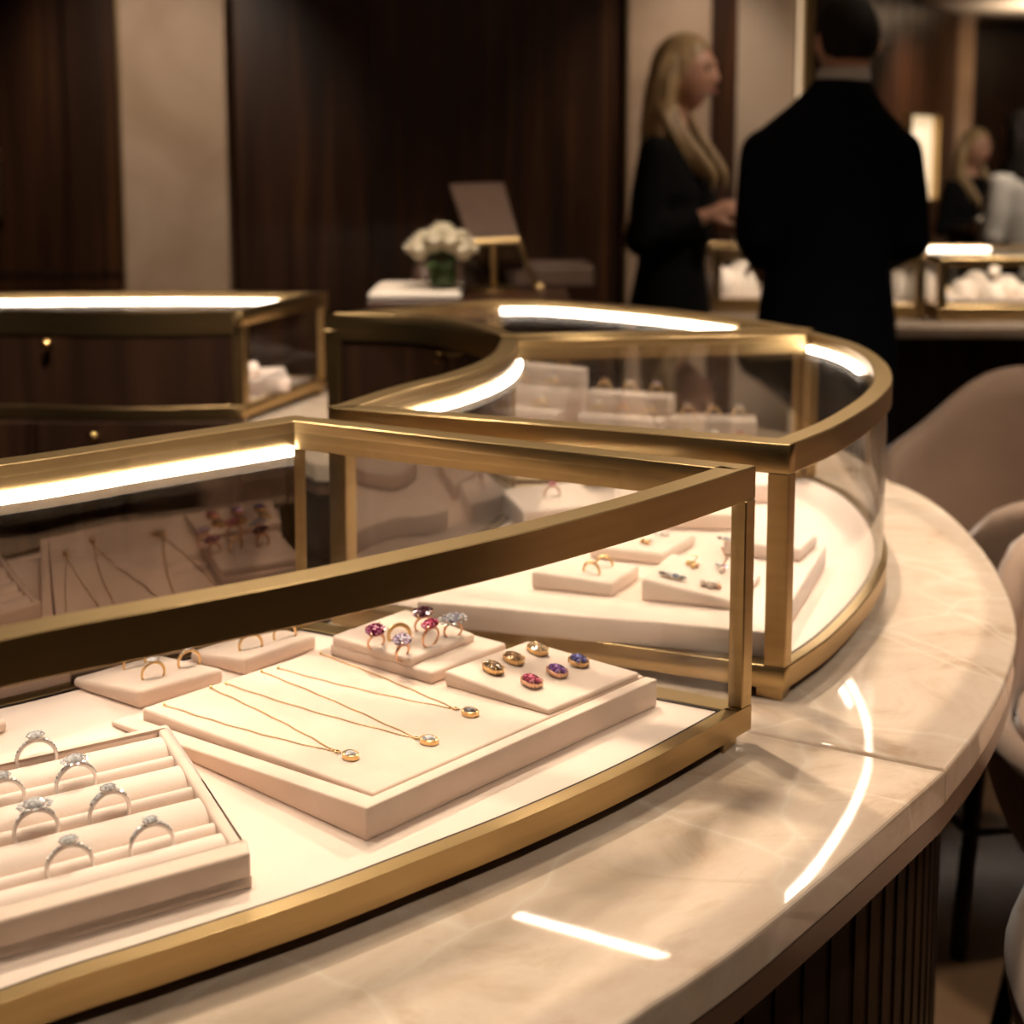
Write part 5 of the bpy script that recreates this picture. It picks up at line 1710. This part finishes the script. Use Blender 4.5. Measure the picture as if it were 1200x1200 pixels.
# bracelet-like cuff of the woman is part of her dress sleeve
bx = PD(1137, 220, 7.7).x
hb = (0.0, 0.03, 1.43)
person('woman with blond hair in a dark dress standing far behind the right hand case', (bx, 7.7, 0), math.radians(-150), dict(
    head=hb, hs=0.98, neck=(0, 0, 1.30), neckr=0.044, hair='blond', style='long', locks=woman_locks(hb, 7, 0.24), voxel=0.012,
    torso=[(0, 0, 0.30, 0.19, 0.15), (0, 0, 0.70, 0.18, 0.14), (0, 0, 0.90, 0.14, 0.105), (0, 0.01, 1.08, 0.165, 0.12), (0, 0, 1.18, 0.165, 0.098), (0, 0, 1.235, 0.13, 0.078), (0, 0, 1.265, 0.06, 0.055)],
    arms=[((0.155, 0, 1.195), (0.20, -0.03, 0.95), (0.10, 0.18, 0.98), (-0.6, 0, -0.8), 1), ((-0.155, 0, 1.195), (-0.20, -0.03, 0.95), (-0.10, 0.18, 0.98), (0.6, 0, -0.8), -1)],
    sleeve=(0.054, 0.052, 0.050, 0.048, 0.036), top='black', top_name='dress'))
cx_ = PD(1201, 220, 6.3).x
hd = (0.0, 0.03, 1.50)
person('person with dark hair and white sleeves cut off by the right photo edge', (cx_, 6.3, 0), math.radians(20), dict(
    head=hd, hs=1.0, neck=(0, 0, 1.37), neckr=0.046, hair='dark_hair', style='long', locks=woman_locks(hd, 9, 0.30), voxel=0.012,
    torso=[(0, 0, 0.80, 0.17, 0.13), (0, 0, 0.95, 0.145, 0.11), (0, 0.01, 1.12, 0.17, 0.12), (0, 0, 1.24, 0.172, 0.10), (0, 0, 1.305, 0.14, 0.08), (0, 0, 1.34, 0.065, 0.06)],
    arms=[((0.16, 0, 1.26), (0.20, -0.03, 1.0), (0.10, 0.2, 1.04), (-0.6, 0, -0.8), 1), ((-0.16, 0, 1.26), (-0.215, -0.03, 1.0), (-0.10, 0.2, 1.04), (0.6, 0, -0.8), -1)],
    sleeve=(0.056, 0.056, 0.054, 0.050, 0.036), top='white_cloth', top_name='blouse', legs='black'))

# ------------------------------------------------------------------ stools
def stool(label, x, y, face, seat=0.64, back=0.40, r=0.275, arm=0.22, wide=1.05, soft=0.16, armend=2.25):
    root = thing('tub_stool', label, 'stool', (x, y, 0), 'taupe velvet stools along the counter')
    R_ = Matrix.Translation((x, y, 0)) @ Matrix.Rotation(face - PI / 2, 4, 'Z')
    n = 56
    def top(a):
        # a: angle from the back (0) to the front (pi)
        t = abs(a)
        back_w = 1 / (1 + math.exp((t - wide) / soft))
        arm_w = 1 / (1 + math.exp((t - armend) / 0.10))
        return 0.02 + arm * arm_w + (back - arm - 0.02) * back_w
    mb = MB()
    outer, inner = [], []
    K_ = 10
    for i in range(n):
        a = -PI + 2 * PI * i / n
        d = Vector((math.sin(a), -math.cos(a), 0))
        ht = top(a)
        co, ci = [], []
        for k in range(K_ + 1):
            v = k / K_
            z = seat - 0.15 + v * (0.15 + ht)
            flare = r * (0.74 + 0.26 * min(1, (v * (0.15 + ht) / 0.15)) ** 0.5) + 0.035 * max(0, (z - seat)) / 0.4 
            co.append(R_ @ Vector((d.x * flare, d.y * flare, z)))
            th_ = 0.045
            zi = max(z, seat - 0.02)
            fi = flare - th_
            ci.append(R_ @ Vector((d.x * fi, d.y * fi, zi - (0.0 if k < K_ else 0.004))))
        outer.append(co); inner.append(ci)
    O = [[mb.v(p) for p in c] for c in outer]
    I = [[mb.v(p + UP * 0.00001 * k) for k, p in enumerate(c)] for c in inner]
    Cp = []
    for i in range(n):
        a, b = outer[i][-1], inner[i][-1]
        Cp.append(mb.v((a + b) / 2 + UP * 0.016))
    for i in range(n):
        j = (i + 1) % n
        for k in range(K_):
            mb.f([O[i][k], O[j][k], O[j][k + 1], O[i][k + 1]])
            mb.f([I[i][k], I[i][k + 1], I[j][k + 1], I[j][k]])
        mb.f([O[i][-1], O[j][-1], Cp[j], Cp[i]])
        mb.f([Cp[i], Cp[j], I[j][-1], I[i][-1]])
    mb.f([O[i][0] for i in range(n)][::-1])
    mb.f([I[i][0] for i in range(n)])
    mb.build('shell', 'chair', root, smooth=True, angle=70)
    c = MB()
    c.lathe([(0.10, -0.02), (r - 0.06, -0.015), (r - 0.048, 0.01), (r - 0.052, 0.035), (r - 0.09, 0.052), (0, 0.056)], R_ @ Vector((0, 0.0, seat - 0.01)), 36)
    c.build('seat_cushion', 'chair', root, smooth=True)
    for sx in (-1, 1):
        for sy in (-1, 1):
            MB().tube([R_ @ Vector((sx * 0.12, sy * 0.12, seat - 0.145)), R_ @ Vector((sx * 0.19, sy * 0.19, 0.0))], [0.018, 0.014], 8).build('leg', 'leg', root, smooth=True)
    ft = [R_ @ Vector((sx, sy, 0.22)) for sx, sy in ((-0.168, -0.168), (0.168, -0.168), (0.168, 0.168), (-0.168, 0.168))]
    MB().tube(ft, 0.009, 8, closed=True).build('footrest', 'leg', root, smooth=True)
    return root
stool('taupe velvet tub stool tucked behind the round end of the counter, whole backrest showing', 0.965, 2.37, math.radians(187), seat=0.62, back=0.365, arm=0.19, wide=1.62, soft=0.17, armend=2.45)
stool('taupe velvet tub stool at the right photo edge, its arm beside the marble edge', 0.90, 1.60, math.radians(188), seat=0.66, back=0.26, arm=0.20)
stool('taupe velvet tub stool lowest at the right photo edge, mostly cut off', 0.72, 1.03, math.radians(172), seat=0.68, back=0.34, arm=0.19)
